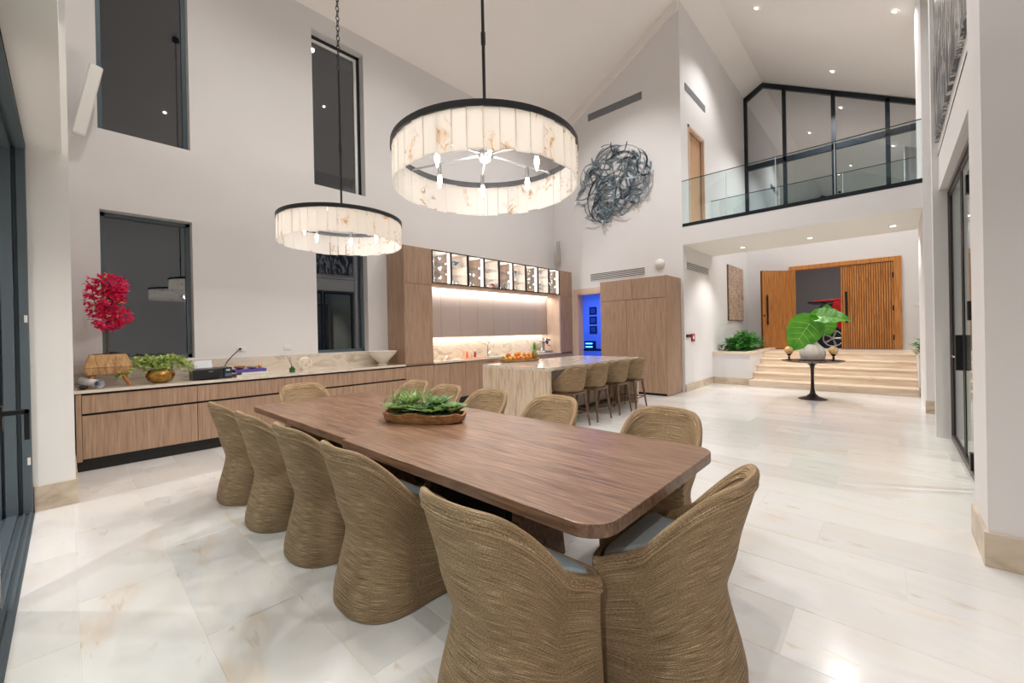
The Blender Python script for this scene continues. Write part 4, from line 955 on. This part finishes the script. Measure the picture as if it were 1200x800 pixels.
SHELLM = tex_mat('mother_of_pearl', [(.3, (.30, .22, .14)), (.5, (.74, .64, .52)), (.7, (.80, .76, .72))], nscale=9, detail=5, rough=.3, dist=1)
MB().ball((0, 0, .115), .11, 24, 14, sx=.28, sy=1.05, sz=1.02).build('disc', SHELLM, t, smooth=True, world=False); MB().lathe([(.04, 0), (.03, .012)], n=14).build('foot', SHELLM, t, world=False)
simple('footed_bowl', MB().lathe([(.085, .909), (.08, .93), (.06, .95), (.12, 1.0), (.24, 1.12), (.262, 1.165), (.255, 1.17), (.23, 1.13), (.12, 1.03), (.0001, 1.0)], (-6.83, 3.90, 0), 36), mat('cream_ceramic', (.72, .65, .57), .6), 'large cream footed bowl at the right end of the sideboard', 'bowl')

# ================================================================== WALL OBJECTS
# wall sculpture of tangled metal ribbons
t = thing('wall_sculpture', 'round wall sculpture of tangled dark blue-grey metal ribbons', 'sculpture', (-5.27, YN-.08, 5.22))
RIB = [mat('ribbon_steel', (.19, .25, .29), .35, .6), mat('ribbon_pale_blue', (.28, .36, .42), .35, .5), mat('ribbon_dark', (.06, .08, .10), .4, .5)]
rs = random.Random(5)
ax_, az_ = 1.12, 1.05
for k in range(120):
    for _ in range(200):
        c0 = (rs.uniform(-1.1, 1.1), rs.uniform(-1.1, 1.1)); rad = rs.uniform(.16, .62); a0 = rs.uniform(0, 2*PI); span = rs.uniform(1.2, 3.4); dep = rs.uniform(-.06, .05)
        pts = []; ok = True; fl = rs.uniform(.75, 1.3)
        for i in range(10):
            a = a0+span*i/9; x = c0[0]+rad*math.cos(a); z = c0[1]+rad*fl*math.sin(a)
            if (x/ax_)**2+(z/az_)**2 > 1.0: ok = False; break
            pts.append(Vector((x, dep+.05*math.sin(i/9*PI*rs.uniform(.9, 1.1)), z)))
        if ok and (k % 3 or math.hypot(pts[5].x/ax_, pts[5].z/az_) > .55): break
    if not ok: continue
    wd = rs.uniform(.014, .034); vs = []; fs = []
    tw = rs.uniform(0, PI)
    for i, p in enumerate(pts):
        tg = (pts[min(i+1, 9)]-pts[max(i-1, 0)]).normalized(); nn = tg.cross(Vector((0, 1, 0))).normalized(); bb = tg.cross(nn)
        aa = tw+i*.08; n2 = nn*math.cos(aa)+bb*math.sin(aa); b2 = tg.cross(n2)
        e = wd*(.35+.65*math.sin(PI*(i+.6)/10.2)); vs += [p-n2*e-b2*.003, p+n2*e-b2*.003, p+n2*e+b2*.003, p-n2*e+b2*.003]
    for i in range(9):
        for q in range(4): fs.append((i*4+q, i*4+(q+1) % 4, i*4+4+(q+1) % 4, i*4+4+q))
    fs += [(3, 2, 1, 0), (36, 37, 38, 39)]
    MB().add(vs, fs).build('ribbon', RIB[(0, 1, 2, 0, 1)[k % 5]], t, world=False, smooth=True)
def vent(name, p0, p1, z0, z1, ax, off, label, n):
    """slatted air vent on a wall plane: ax 'Y' wall (varies in x) or 'X' wall (varies in y)"""
    c = ((p0+p1)/2, off, (z0+z1)/2) if ax == 'Y' else (off, (p0+p1)/2, (z0+z1)/2)
    t = thing(name, label, 'air vent', c); sg = -1 if ax == 'Y' else 1
    h = (z1-z0)/(2*n+1)
    for part_, m_, gen in (('backing', mat('vent_back', (.04, .045, .055), .7), [(z0, z1, .004)]), ('slats', WHITE if z0 < 5 else mat('vent_slat_grey', (.36, .37, .39), .5), [(z0+h*(2*k)+h*.12, z0+h*(2*k+1)-h*.12, .016) for k in range(n+1)])):
        mb = MB()
        for (a, b, d) in gen:
            if ax == 'Y': mb.box(p0, off+sg*d, a, p1, off, b)
            else: mb.box(off, p0, a, off+sg*d, p1, b)
        mb.build(part_, m_, t)
vent('air_vent', -5.965, -4.43, 2.80, 3.005, 'Y', YN, 'long white slatted air vent low on the wall above the pantry cabinet', 5)
vent('air_vent', -5.95, -4.42, 7.11, 7.30, 'Y', YN, 'long grey slatted air vent high up above the ribbon sculpture', 5)
vent('air_vent', 9.89, 11.41, 2.85, 3.035, 'X', -3.5, 'slatted air vent on the entrance side wall under the walkway', 5)
vent('air_vent', 9.95, 11.38, 7.09, 7.25, 'X', -3.5, 'narrow grey air vent high on the loft side wall', 5)
t = thing('alarm_sounder', 'round white alarm sounder on the wall above the pantry cabinet', 'alarm', (-4.05, YN, 3.03)); o = MB().lathe([(.115, 0), (.115, .03), (.08, .06), (.0001, .07)], n=28).build('dome', WHITE, t, smooth=True, world=False); o.rotation_euler = (R(90), 0, 0)
t = thing('fire_alarm_point', 'small red and black fire alarm call point on the entrance wall', 'alarm', (-3.5, 10.05, 1.26)); MB().box(0, .02, -.10, .03, .2, .08).build('red_box', mat('alarm_red', (.45, .02, .02), .4), t, world=False, bev=.004); MB().box(0, -.30, .0, .025, .02, .07).build('black_box', mat('alarm_dark', (.06, .02, .02), .4), t, world=False); MB().box(.03, .05, -.05, .033, .15, .03).build('label_plate', WHITE, t, world=False)
t = thing('wall_speaker', 'slim white column speaker tilted on the wall beside the upper left window', 'speaker', (-6.98, .21, 4.31)); t.rotation_euler = (R(-11), R(14), 0)
MB().box(-.05, -.06, -.42, .06, .06, .42).build('cabinet', WHITE, t, world=False, bev=.02); MB().box(.058, -.05, -.40, .068, .05, .40).build('grille', SOFF, t, world=False, bev=.005); MB().box(-.20, -.02, -.05, -.05, .02, .05).build('bracket', WHITE, t, world=False)
t = thing('wall_speaker', 'slim grey column speaker in the room corner above the kitchen cabinets', 'speaker', (-6.93, 9.52, 3.72)); t.rotation_euler = (R(6), 0, R(20))
MB().box(-.04, -.05, -.30, .05, .05, .30).build('cabinet', mat('grey_speaker', (.45, .44, .42), .5), t, world=False, bev=.01); MB().box(-.02, .05, -.03, .02, .12, .03).build('bracket', WHITE, t, world=False)
# art on the foyer side wall
t = thing('wall_art', 'tall carved brown relief panel on the entrance side wall above the planter', 'artwork', (-3.5, 13.87, 2.5))
ART1 = tex_mat('carved_relief', [(.35, (.20, .12, .08)), (.5, (.48, .34, .25)), (.65, (.62, .48, .38))], nscale=7, detail=6, rough=.6, dist=2.5, bump=.8, bdist=.03)
MB().box(0, -.78, -.80, .05, .78, .80).build('panel', ART1, t, world=False); MB().box(0, -.80, -.82, .03, .80, .82).build('frame', LEGW, t, world=False)
# art on the east wall
t = thing('wall_art', 'huge black and silver abstract painting high on the right wall above the glass door', 'artwork', (.47, 6.2, 5.5))
ART2 = tex_mat('abstract_streaks', [(.42, (.015, .017, .022)), (.5, (.10, .11, .13)), (.56, (.62, .60, .57)), (.64, (.04, .045, .055))], scale=(2, 2.4, .55), nscale=2.2, detail=9, rough=.25, dist=2.2, spec=.6)
MB().box(-.035, -1.75, -1.75, 0, 1.32, 1.4).build('canvas', ART2, t, world=False)
t = thing('light_switch', 'pale switch plate on the wall right of the front door', 'switch', (.62, YF, 2.0)); MB().box(-.14, -.012, -.05, .0, 0, .05).build('plate', WHITE, t, world=False); MB().box(-.10, -.016, -.02, -.04, -.012, .02).build('rocker', SOFF, t, world=False)

# ================================================================== RAILINGS
def railing(name, y, xs_, z0, z1, label):
    t = thing(name, label, 'railing', ((xs_[0]+xs_[-1])/2, y, z0))
    B(xs_[0], y-.02, z0, xs_[-1], y+.03, z0+.075).build('base_channel', BLUEM, t)
    for a, b in zip(xs_, xs_[1:]):
        p = B(a+.004, y-.006, z0+.075, b-.004, y+.006, z1).build('glass_pane', RGLASS, t)
    jm = mat('joint_seal', (.6, .66, .68), .3)
    for a in xs_[1:-1]: B(a-.005, y-.007, z0+.075, a+.005, y+.007, z1).build('pane_joint', jm, t)
    B(xs_[0], y-.008, z1, xs_[-1], y+.008, z1+.012).build('top_edge', BLUEM, t)
railing('glass_railing', YN+.012, [-3.5, -2.57, -1.66, -.73, .41], 3.80, 4.85, 'frameless glass railing along the front edge of the upper walkway')
railing('glass_railing', 11.75, [-3.5, -1.95, -.75, .41], 3.80, 4.85, 'frameless glass railing along the rear edge of the upper walkway')

# ================================================================== FOYER: stairs, planters, round table
st_ = snode('stairs_entry', (-1.1, 12.0, 0))
for k in range(5):
    y0 = 11.50+.40*k; y1 = 11.50+.40*(k+1)+.02 if k < 4 else YF
    B(-2.62, y0, .156*k, .40, y1, .156*(k+1)-.028).build('riser', STEPST, st_)
    segs = [(-2.62, -1.5), (-1.5, -.35), (-.35, .40)] if k % 2 else [(-2.62, -1.0), (-1.0, .40)]
    for a, b in segs: B(a+.001, y0-.02, .156*(k+1)-.028, b-.001, y1, .156*(k+1)).build('tread', STEPST, st_, bev=.004)
def planter(x0, x1, label, plants, seed):
    t = thing('stone_planter', label, 'planter', ((x0+x1)/2, 12.9, 0))
    B(x0, 11.65, .18, x1, 15.28, .79).build('body', WALL, t)
    B(x0-.0, 11.635, 0, x1+.0, 15.28, .18).build('base', BASEST, t)
    MB().box(x0-.01, 11.62, .79, x1+.02, 11.80, .85).box(x0-.01, 15.1, .79, x1+.02, 15.28, .85).box(x1-.12, 11.80, .79, x1+.02, 15.1, .85).box(x0-.0, 11.80, .79, x0+.1, 15.1, .85).build('coping', STEPST, t, bev=.004)
    B(x0+.1, 11.8, .79, x1-.12, 15.1, .82).build('soil', SOIL, t)
    random.seed(seed)
    for (px_, py_, r_, hh, lb) in plants:
        p = thing('leafy_shrub', lb, 'plant', (px_, py_, .80)); s1 = MB(); lf = MB()
        for k in range(int(46*r_/.3)):
            a = random.uniform(0, 2*PI); rr = random.uniform(.1, 1)*r_; top = Vector((math.cos(a)*rr, math.sin(a)*rr, hh*random.uniform(.35, 1)*(1-.35*(rr/r_)**2)))
            s1.tube([(math.cos(a)*rr*.2, math.sin(a)*rr*.2, .01), tuple(top*.6+Vector((0, 0, .05))), tuple(top)], .005, 4)
            for j in range(7):
                b_ = random.uniform(0, 2*PI); q = top-Vector((0, 0, random.uniform(0, .14)))
                d = Vector((math.cos(b_), math.sin(b_), random.uniform(-.1, .7)))
                lf.leaf(q, d, (0, 0, 1), random.uniform(.10, .17), random.uniform(.055, .08), .15, 4, .15)
        s1.build('stems', GREEN, p, world=False); lf.build('leaves', GREEN, p, world=False, kind='stuff')
planter(-3.5, -2.62, 'low rendered planter left of the entrance steps', [(-3.12, 12.05, .30, .50, 'glossy green shrub at the front left of the left planter'), (-2.86, 12.35, .28, .62, 'glossy green shrub at the front right of the left planter'),
        (-3.1, 12.95, .30, .60, 'green shrub in the middle of the left planter'), (-3.05, 13.8, .3, .55, 'green shrub at the back of the left planter')], 3)
planter(.40, 1.25, 'low rendered planter right of the entrance steps beside the pilaster', [(.66, 12.15, .30, .45, 'green shrub showing beside the pilaster in the right planter'), (.72, 13.0, .32, .45, 'green shrub deeper in the right planter')], 4)

rt = thing('pedestal_table', 'round dark tulip pedestal table in front of the entrance steps', 'table', (-1.18, 10.17, 0))
MB().lathe([(.0001, .735), (.46, .745), (.525, .765), (.53, .772), (.525, .778), (.0001, .778)], n=56).build('tabletop', tex_mat('dark_marble', [(.4, (.10, .07, .055)), (.6, (.22, .16, .13))], nscale=6, detail=8, rough=.15), rt, smooth=True, world=False)
MB().lathe([(.245, 0), (.245, .008), (.20, .022), (.11, .05), (.05, .11), (.032, .2), (.027, .4), (.030, .6), (.05, .68), (.10, .725), (.16, .74), (.0001, .74)], n=36).build('pedestal', mat('tulip_base', (.035, .028, .026), .3, .4), rt, smooth=True, world=False)
t = thing('plant_vase', 'white ribbed onion-shaped vase with elephant ear leaves on the round table', 'plant', (-1.17, 10.17, .779))
rows = []; prof = [(.15, 0), (.19, .03), (.215, .10), (.21, .18), (.165, .26), (.10, .33), (.06, .38), (.045, .43), (.05, .47), (.04, .47), (.03, .44)]
nr = 60
VAS = mat('white_ceramic', (.70, .66, .60), .4)
grid([[((r_*(1+.03*math.cos(12*2*PI*k/nr)))*math.cos(2*PI*k/nr), (r_*(1+.03*math.cos(12*2*PI*k/nr)))*math.sin(2*PI*k/nr), z) for k in range(nr)] for r_, z in prof]).build('vase', VAS, t, smooth=True, world=False, angle=80)
MB().lathe([(.15, 0), (.152, .004), (.20, .03), (.2, .04), (.19, .04)], n=40).build('base_ring', VAS, t, smooth=True, world=False)
def ear(root, tip_c, d, nrm, L, W, stem_from):
    """heart-shaped leaf: attachment point tip_c, direction of the tip d, facing nrm"""
    d = Vector(d).normalized(); s_ = d.cross(Vector(nrm)).normalized(); n_ = s_.cross(d); c = Vector(tip_c)
    rows = []; M_ = 14; K_ = 9
    for j in range(M_+1):
        v = j/M_; y = -.30+1.30*v            # along the leaf, lobes behind the attachment
        if v < .23: wv = math.sin(math.pi*.5*(v/.23))**.6*.92
        else: wv = .92+.08*math.sin((v-.23)/.3*PI) if v < .38 else (1-((v-.38)/.62)**1.9)*.98
        r_ = []
        for k in range(-K_, K_+1):
            u = k/K_; x = u*wv*W/2
            notch = max(0, .30*(1-abs(u)*3.2)) if v < .24 else 0
            yy = y+notch*(1-v/.24)*1.1
            zz = .10*W*abs(u)**1.5-.13*L*max(0, yy)**2+.012*math.sin(v*26)*abs(u)
            r_.append(c+d*L*yy+s_*x+n_*zz)
        rows.append(r_)
    g = grid(rows, closed=False)
    lf = g.build('leaf', BGREEN, root, smooth=True, world=False)
    vn = MB(); mid = [rows[j][K_]-n_*.002 for j in range(3, M_+1)]; vn.tube(mid, [.006*(1-i/len(mid))+.001 for i in range(len(mid))], 5)
    for j in (3, 5, 7, 9):
        for sg in (-1, 1):
            pp = [rows[j][K_], rows[min(M_, j+1)][K_+sg*4]+n_*.002, rows[min(M_, j+2)][K_+sg*8]+n_*.002]; vn.tube(pp, [.004, .003, .001], 4)
    vn.build('veins', mat('leaf_vein', (.45, .62, .25), .5), lf, smooth=True, world=False)
    MB().tube([stem_from, (Vector(stem_from)+c)/2+Vector((0, 0, .06)), c], [.011, .009, .006], 6).build('stalk', mat('stalk_green', (.12, .30, .05), .5), root, smooth=True, world=False)
ear(t, (-.03, -.06, .74), (-.50, -.05, -.84), (.10, -1, .22), .66, .62, (0, 0, .44))
ear(t, (.12, -.04, .88), (.93, -.1, -.14), (-.05, -.62, .75), .50, .46, (0, 0, .44))
ear(t, (.20, .06, .80), (.20, .2, -.85), (0, -1, .2), .34, .36, (0, 0, .44))
ear(t, (.22, .10, .92), (.12, .1, .9), (0, -1, .35), .20, .24, (0, 0, .44))
for (x, y, lb) in ((-1.56, 10.12, 'round amber candle on a black stand left of the vase'), (-.84, 10.19, 'round amber candle on a black stand right of the vase')):
    t = thing('candle_holder', lb, 'candle', (x, y, .779))
    MB().lathe([(.05, 0), (.05, .008), (.015, .02), (.022, .05), (.012, .08), (.035, .10), (.045, .125), (.0001, .125)], n=20).build('stand', BLACK, t, smooth=True, world=False)
    MB().ball((0, 0, .195), .082, 20, 12).build('candle', tex_mat('amber_wax', [(.4, (.70, .38, .12)), (.6, (.86, .62, .32))], nscale=25, rough=.5), t, smooth=True, world=False)

# ================================================================== BLUE ROOM behind the north doorway
struct('wall_blue_room', MB().box(-9.6, 12.5, 0, -4.0, 12.7, 2.9).box(-9.8, 9.87, 0, -9.6, 12.7, 2.9).box(-4.0, 9.87, 0, -3.8, 12.7, 2.9).box(-9.6, 9.87, 0, -7.5, 10.0, 2.9), WALL)
struct('ceiling_blue_room', B(-9.8, 9.87, 2.8, -3.8, 12.7, 2.95), WALL)
struct('floor_blue_room', B(-9.8, 9.85, -.1, -3.5, 12.7, -.004), STONE)
BLK = mat('frame_black', (.01, .01, .02), .4)
for k, z in enumerate((1.50, 1.83, 2.16)):
    t = thing('picture_frame', '%s small dark picture of the column in the blue-lit room' % ['lowest', 'middle', 'top'][k], 'picture', (-7.65, 12.5, z)); MB().box(-.14, -.03, -.13, .14, 0, .13).build('frame', BLK, t, world=False); MB().box(-.10, -.034, -.09, .10, -.03, .09).build('print', mat('print_grey', (.15, .16, .2), .5), t, world=False)
t = thing('console_table', 'dark console table in the blue-lit room', 'table', (-7.5, 12.0, 0)); MB().box(-.7, -.25, .80, .9, .25, .86).build('top', BLK, t, world=False)
for sx in (-.65, .85):
    for sy in (-.2, .2): MB().box(sx-.03, sy-.03, 0, sx+.03, sy+.03, .80).build('leg', BLK, t, world=False)
t = thing('glowing_speaker', 'device with two glowing blue bars on the console in the blue-lit room', 'lamp', (-7.45, 11.95, .86)); MB().box(-.18, -.08, 0, .18, .08, .26).build('case', BLK, t, world=False, bev=.01)
for z in (.07, .18): MB().box(-.13, -.086, z-.02, .13, -.08, z+.02).build('light_bar', BLUEL, t, world=False)
area('blue_room_light', (-7.0, 11.2, 2.7), 1.5, .8, 60, (.03, .12, 1), (-7.0, 11.4, 0))

# ================================================================== WINE ROOM behind the east glass door
struct('wall_wine_room', MB().box(2.6, 4.25, 0, 2.8, 7.56, 3.4).box(.75, 4.13, 0, 2.8, 4.26, 3.4).box(.75, 7.58, 0, 2.8, 7.70, 3.4), WALL)
struct('ceiling_wine_room', B(.75, 4.25, 3.2, 2.8, 7.6, 3.4), WALL)
for i, (y, lb) in enumerate(((4.9, 'dark wine rack full of bottles at the near end of the glazed wine room'), (5.9, 'dark wine rack full of bottles in the middle of the wine room'), (6.9, 'dark wine rack full of bottles at the far end of the wine room'))):
    t = thing('wine_rack', lb, 'wine rack', (2.45, y, 0)); MB().box(.10, -.42, 0, .14, .42, 2.8).box(-.15, -.44, 0, .14, -.41, 2.8).box(-.15, .41, 0, .14, .44, 2.8).build('frame', LEGW, t, world=False)
    mb = MB()
    for a in range(24):
        for b in range(6): mb.tube([(-.15, -.33+.13*b, .25+.105*a), (.10, -.33+.13*b, .25+.105*a)], [.014, .036], 6)
    mb.build('bottles', mat('bottle_foil', (.60, .66, .72), .3, .3), t, world=False, kind='stuff')
spot('wine_light', (1.6, 5.9, 3.15), 240, (1, .8, .6), 130, aim=(2.4, 5.9, 1.0))

# ================================================================== RED CAR in the garage
car = thing('car', 'red estate car with black rear window seen through the open front door', 'car', (.02, 17.9, .70))
RED = mat('car_red', (.60, .012, .015), .2, .1); CB = mat('car_black', (.012, .012, .014), .25); TG = mat('car_glass', (.02, .022, .025), .08)
def cp(name, poly, y0, y1, m_, bev=.03): return MB().prism(poly, 'Y', y0, y1).build(name, m_, car, world=False, bev=bev)
cp('body', [(-2.25, .42), (-2.30, .60), (-2.22, .95), (-2.08, 1.08), (2.2, 1.0), (2.4, .8), (2.4, .35), (-2.0, .30)], -.92, .92, RED, .06)
cp('greenhouse', [(-2.06, 1.05), (-1.72, 1.50), (-1.2, 1.60), (.5, 1.58), (1.2, 1.04)], -.80, .80, TG, .05)
cp('roof', [(-2.0, 1.585), (-1.95, 1.62), (-1.2, 1.665), (.4, 1.63), (.5, 1.58), (-1.2, 1.58)], -.78, .78, RED, .02)
cp('spoiler', [(-2.12, 1.55), (-2.10, 1.60), (-1.75, 1.62), (-1.7, 1.54)], -.74, .74, CB, .01)
cp('rear_pillar', [(-1.55, 1.05), (-1.40, 1.56), (-1.0, 1.58), (-.95, 1.05)], -.835, .835, RED, .02)
cp('bumper', [(-2.32, .28), (-2.36, .62), (-2.1, .62), (-1.82, .30)], -.94, .94, CB, .04)
for s_ in (-1, 1):
    y = s_*.84; MB().box(-2.30, y-.14, .72, -2.0, y+.10, .92).build('tail_light', emis('tail_red', (.8, .02, .02), .6), car, world=False, bev=.02)
for x in (-1.42, 1.45):
    for s_ in (-1, 1):
        wh = MB().tube([(x, s_*.70, .36), (x, s_*.945, .36)], .36, 28).build('wheel', CB, car, world=False, smooth=True)
        mb = MB().tube([(x, s_*.93, .36), (x, s_*.955, .36)], .05, 12)
        for k in range(5):
            for e in (-.09, .09):
                a = 2*PI*k/5+e; mb.tube([(x, s_*.95, .36), (x+.25*math.cos(a), s_*.95, .36+.25*math.sin(a))], .014, 4)
        mb.tube([(x+.255*math.cos(2*PI*k/28), s_*.95, .36+.255*math.sin(2*PI*k/28)) for k in range(29)], .018, 6, cap=False); mb.build('rim', mat('alloy', (.7, .7, .72), .25, .6), wh, world=False)
        MB().tube([(x, s_*.60, .40), (x, s_*.90, .40)], .43, 24).build('wheel_arch', CB, car, world=False)
area('garage_light', (-1.0, 17.0, 4.3), 3, 1.5, 90, (1, .98, .95), (-1.5, 17.8, 0))
for o in bpy.data.objects:
    if o.parent is None and 'label' in o and o['label'] == '': print('EMPTY LABEL', o.name)
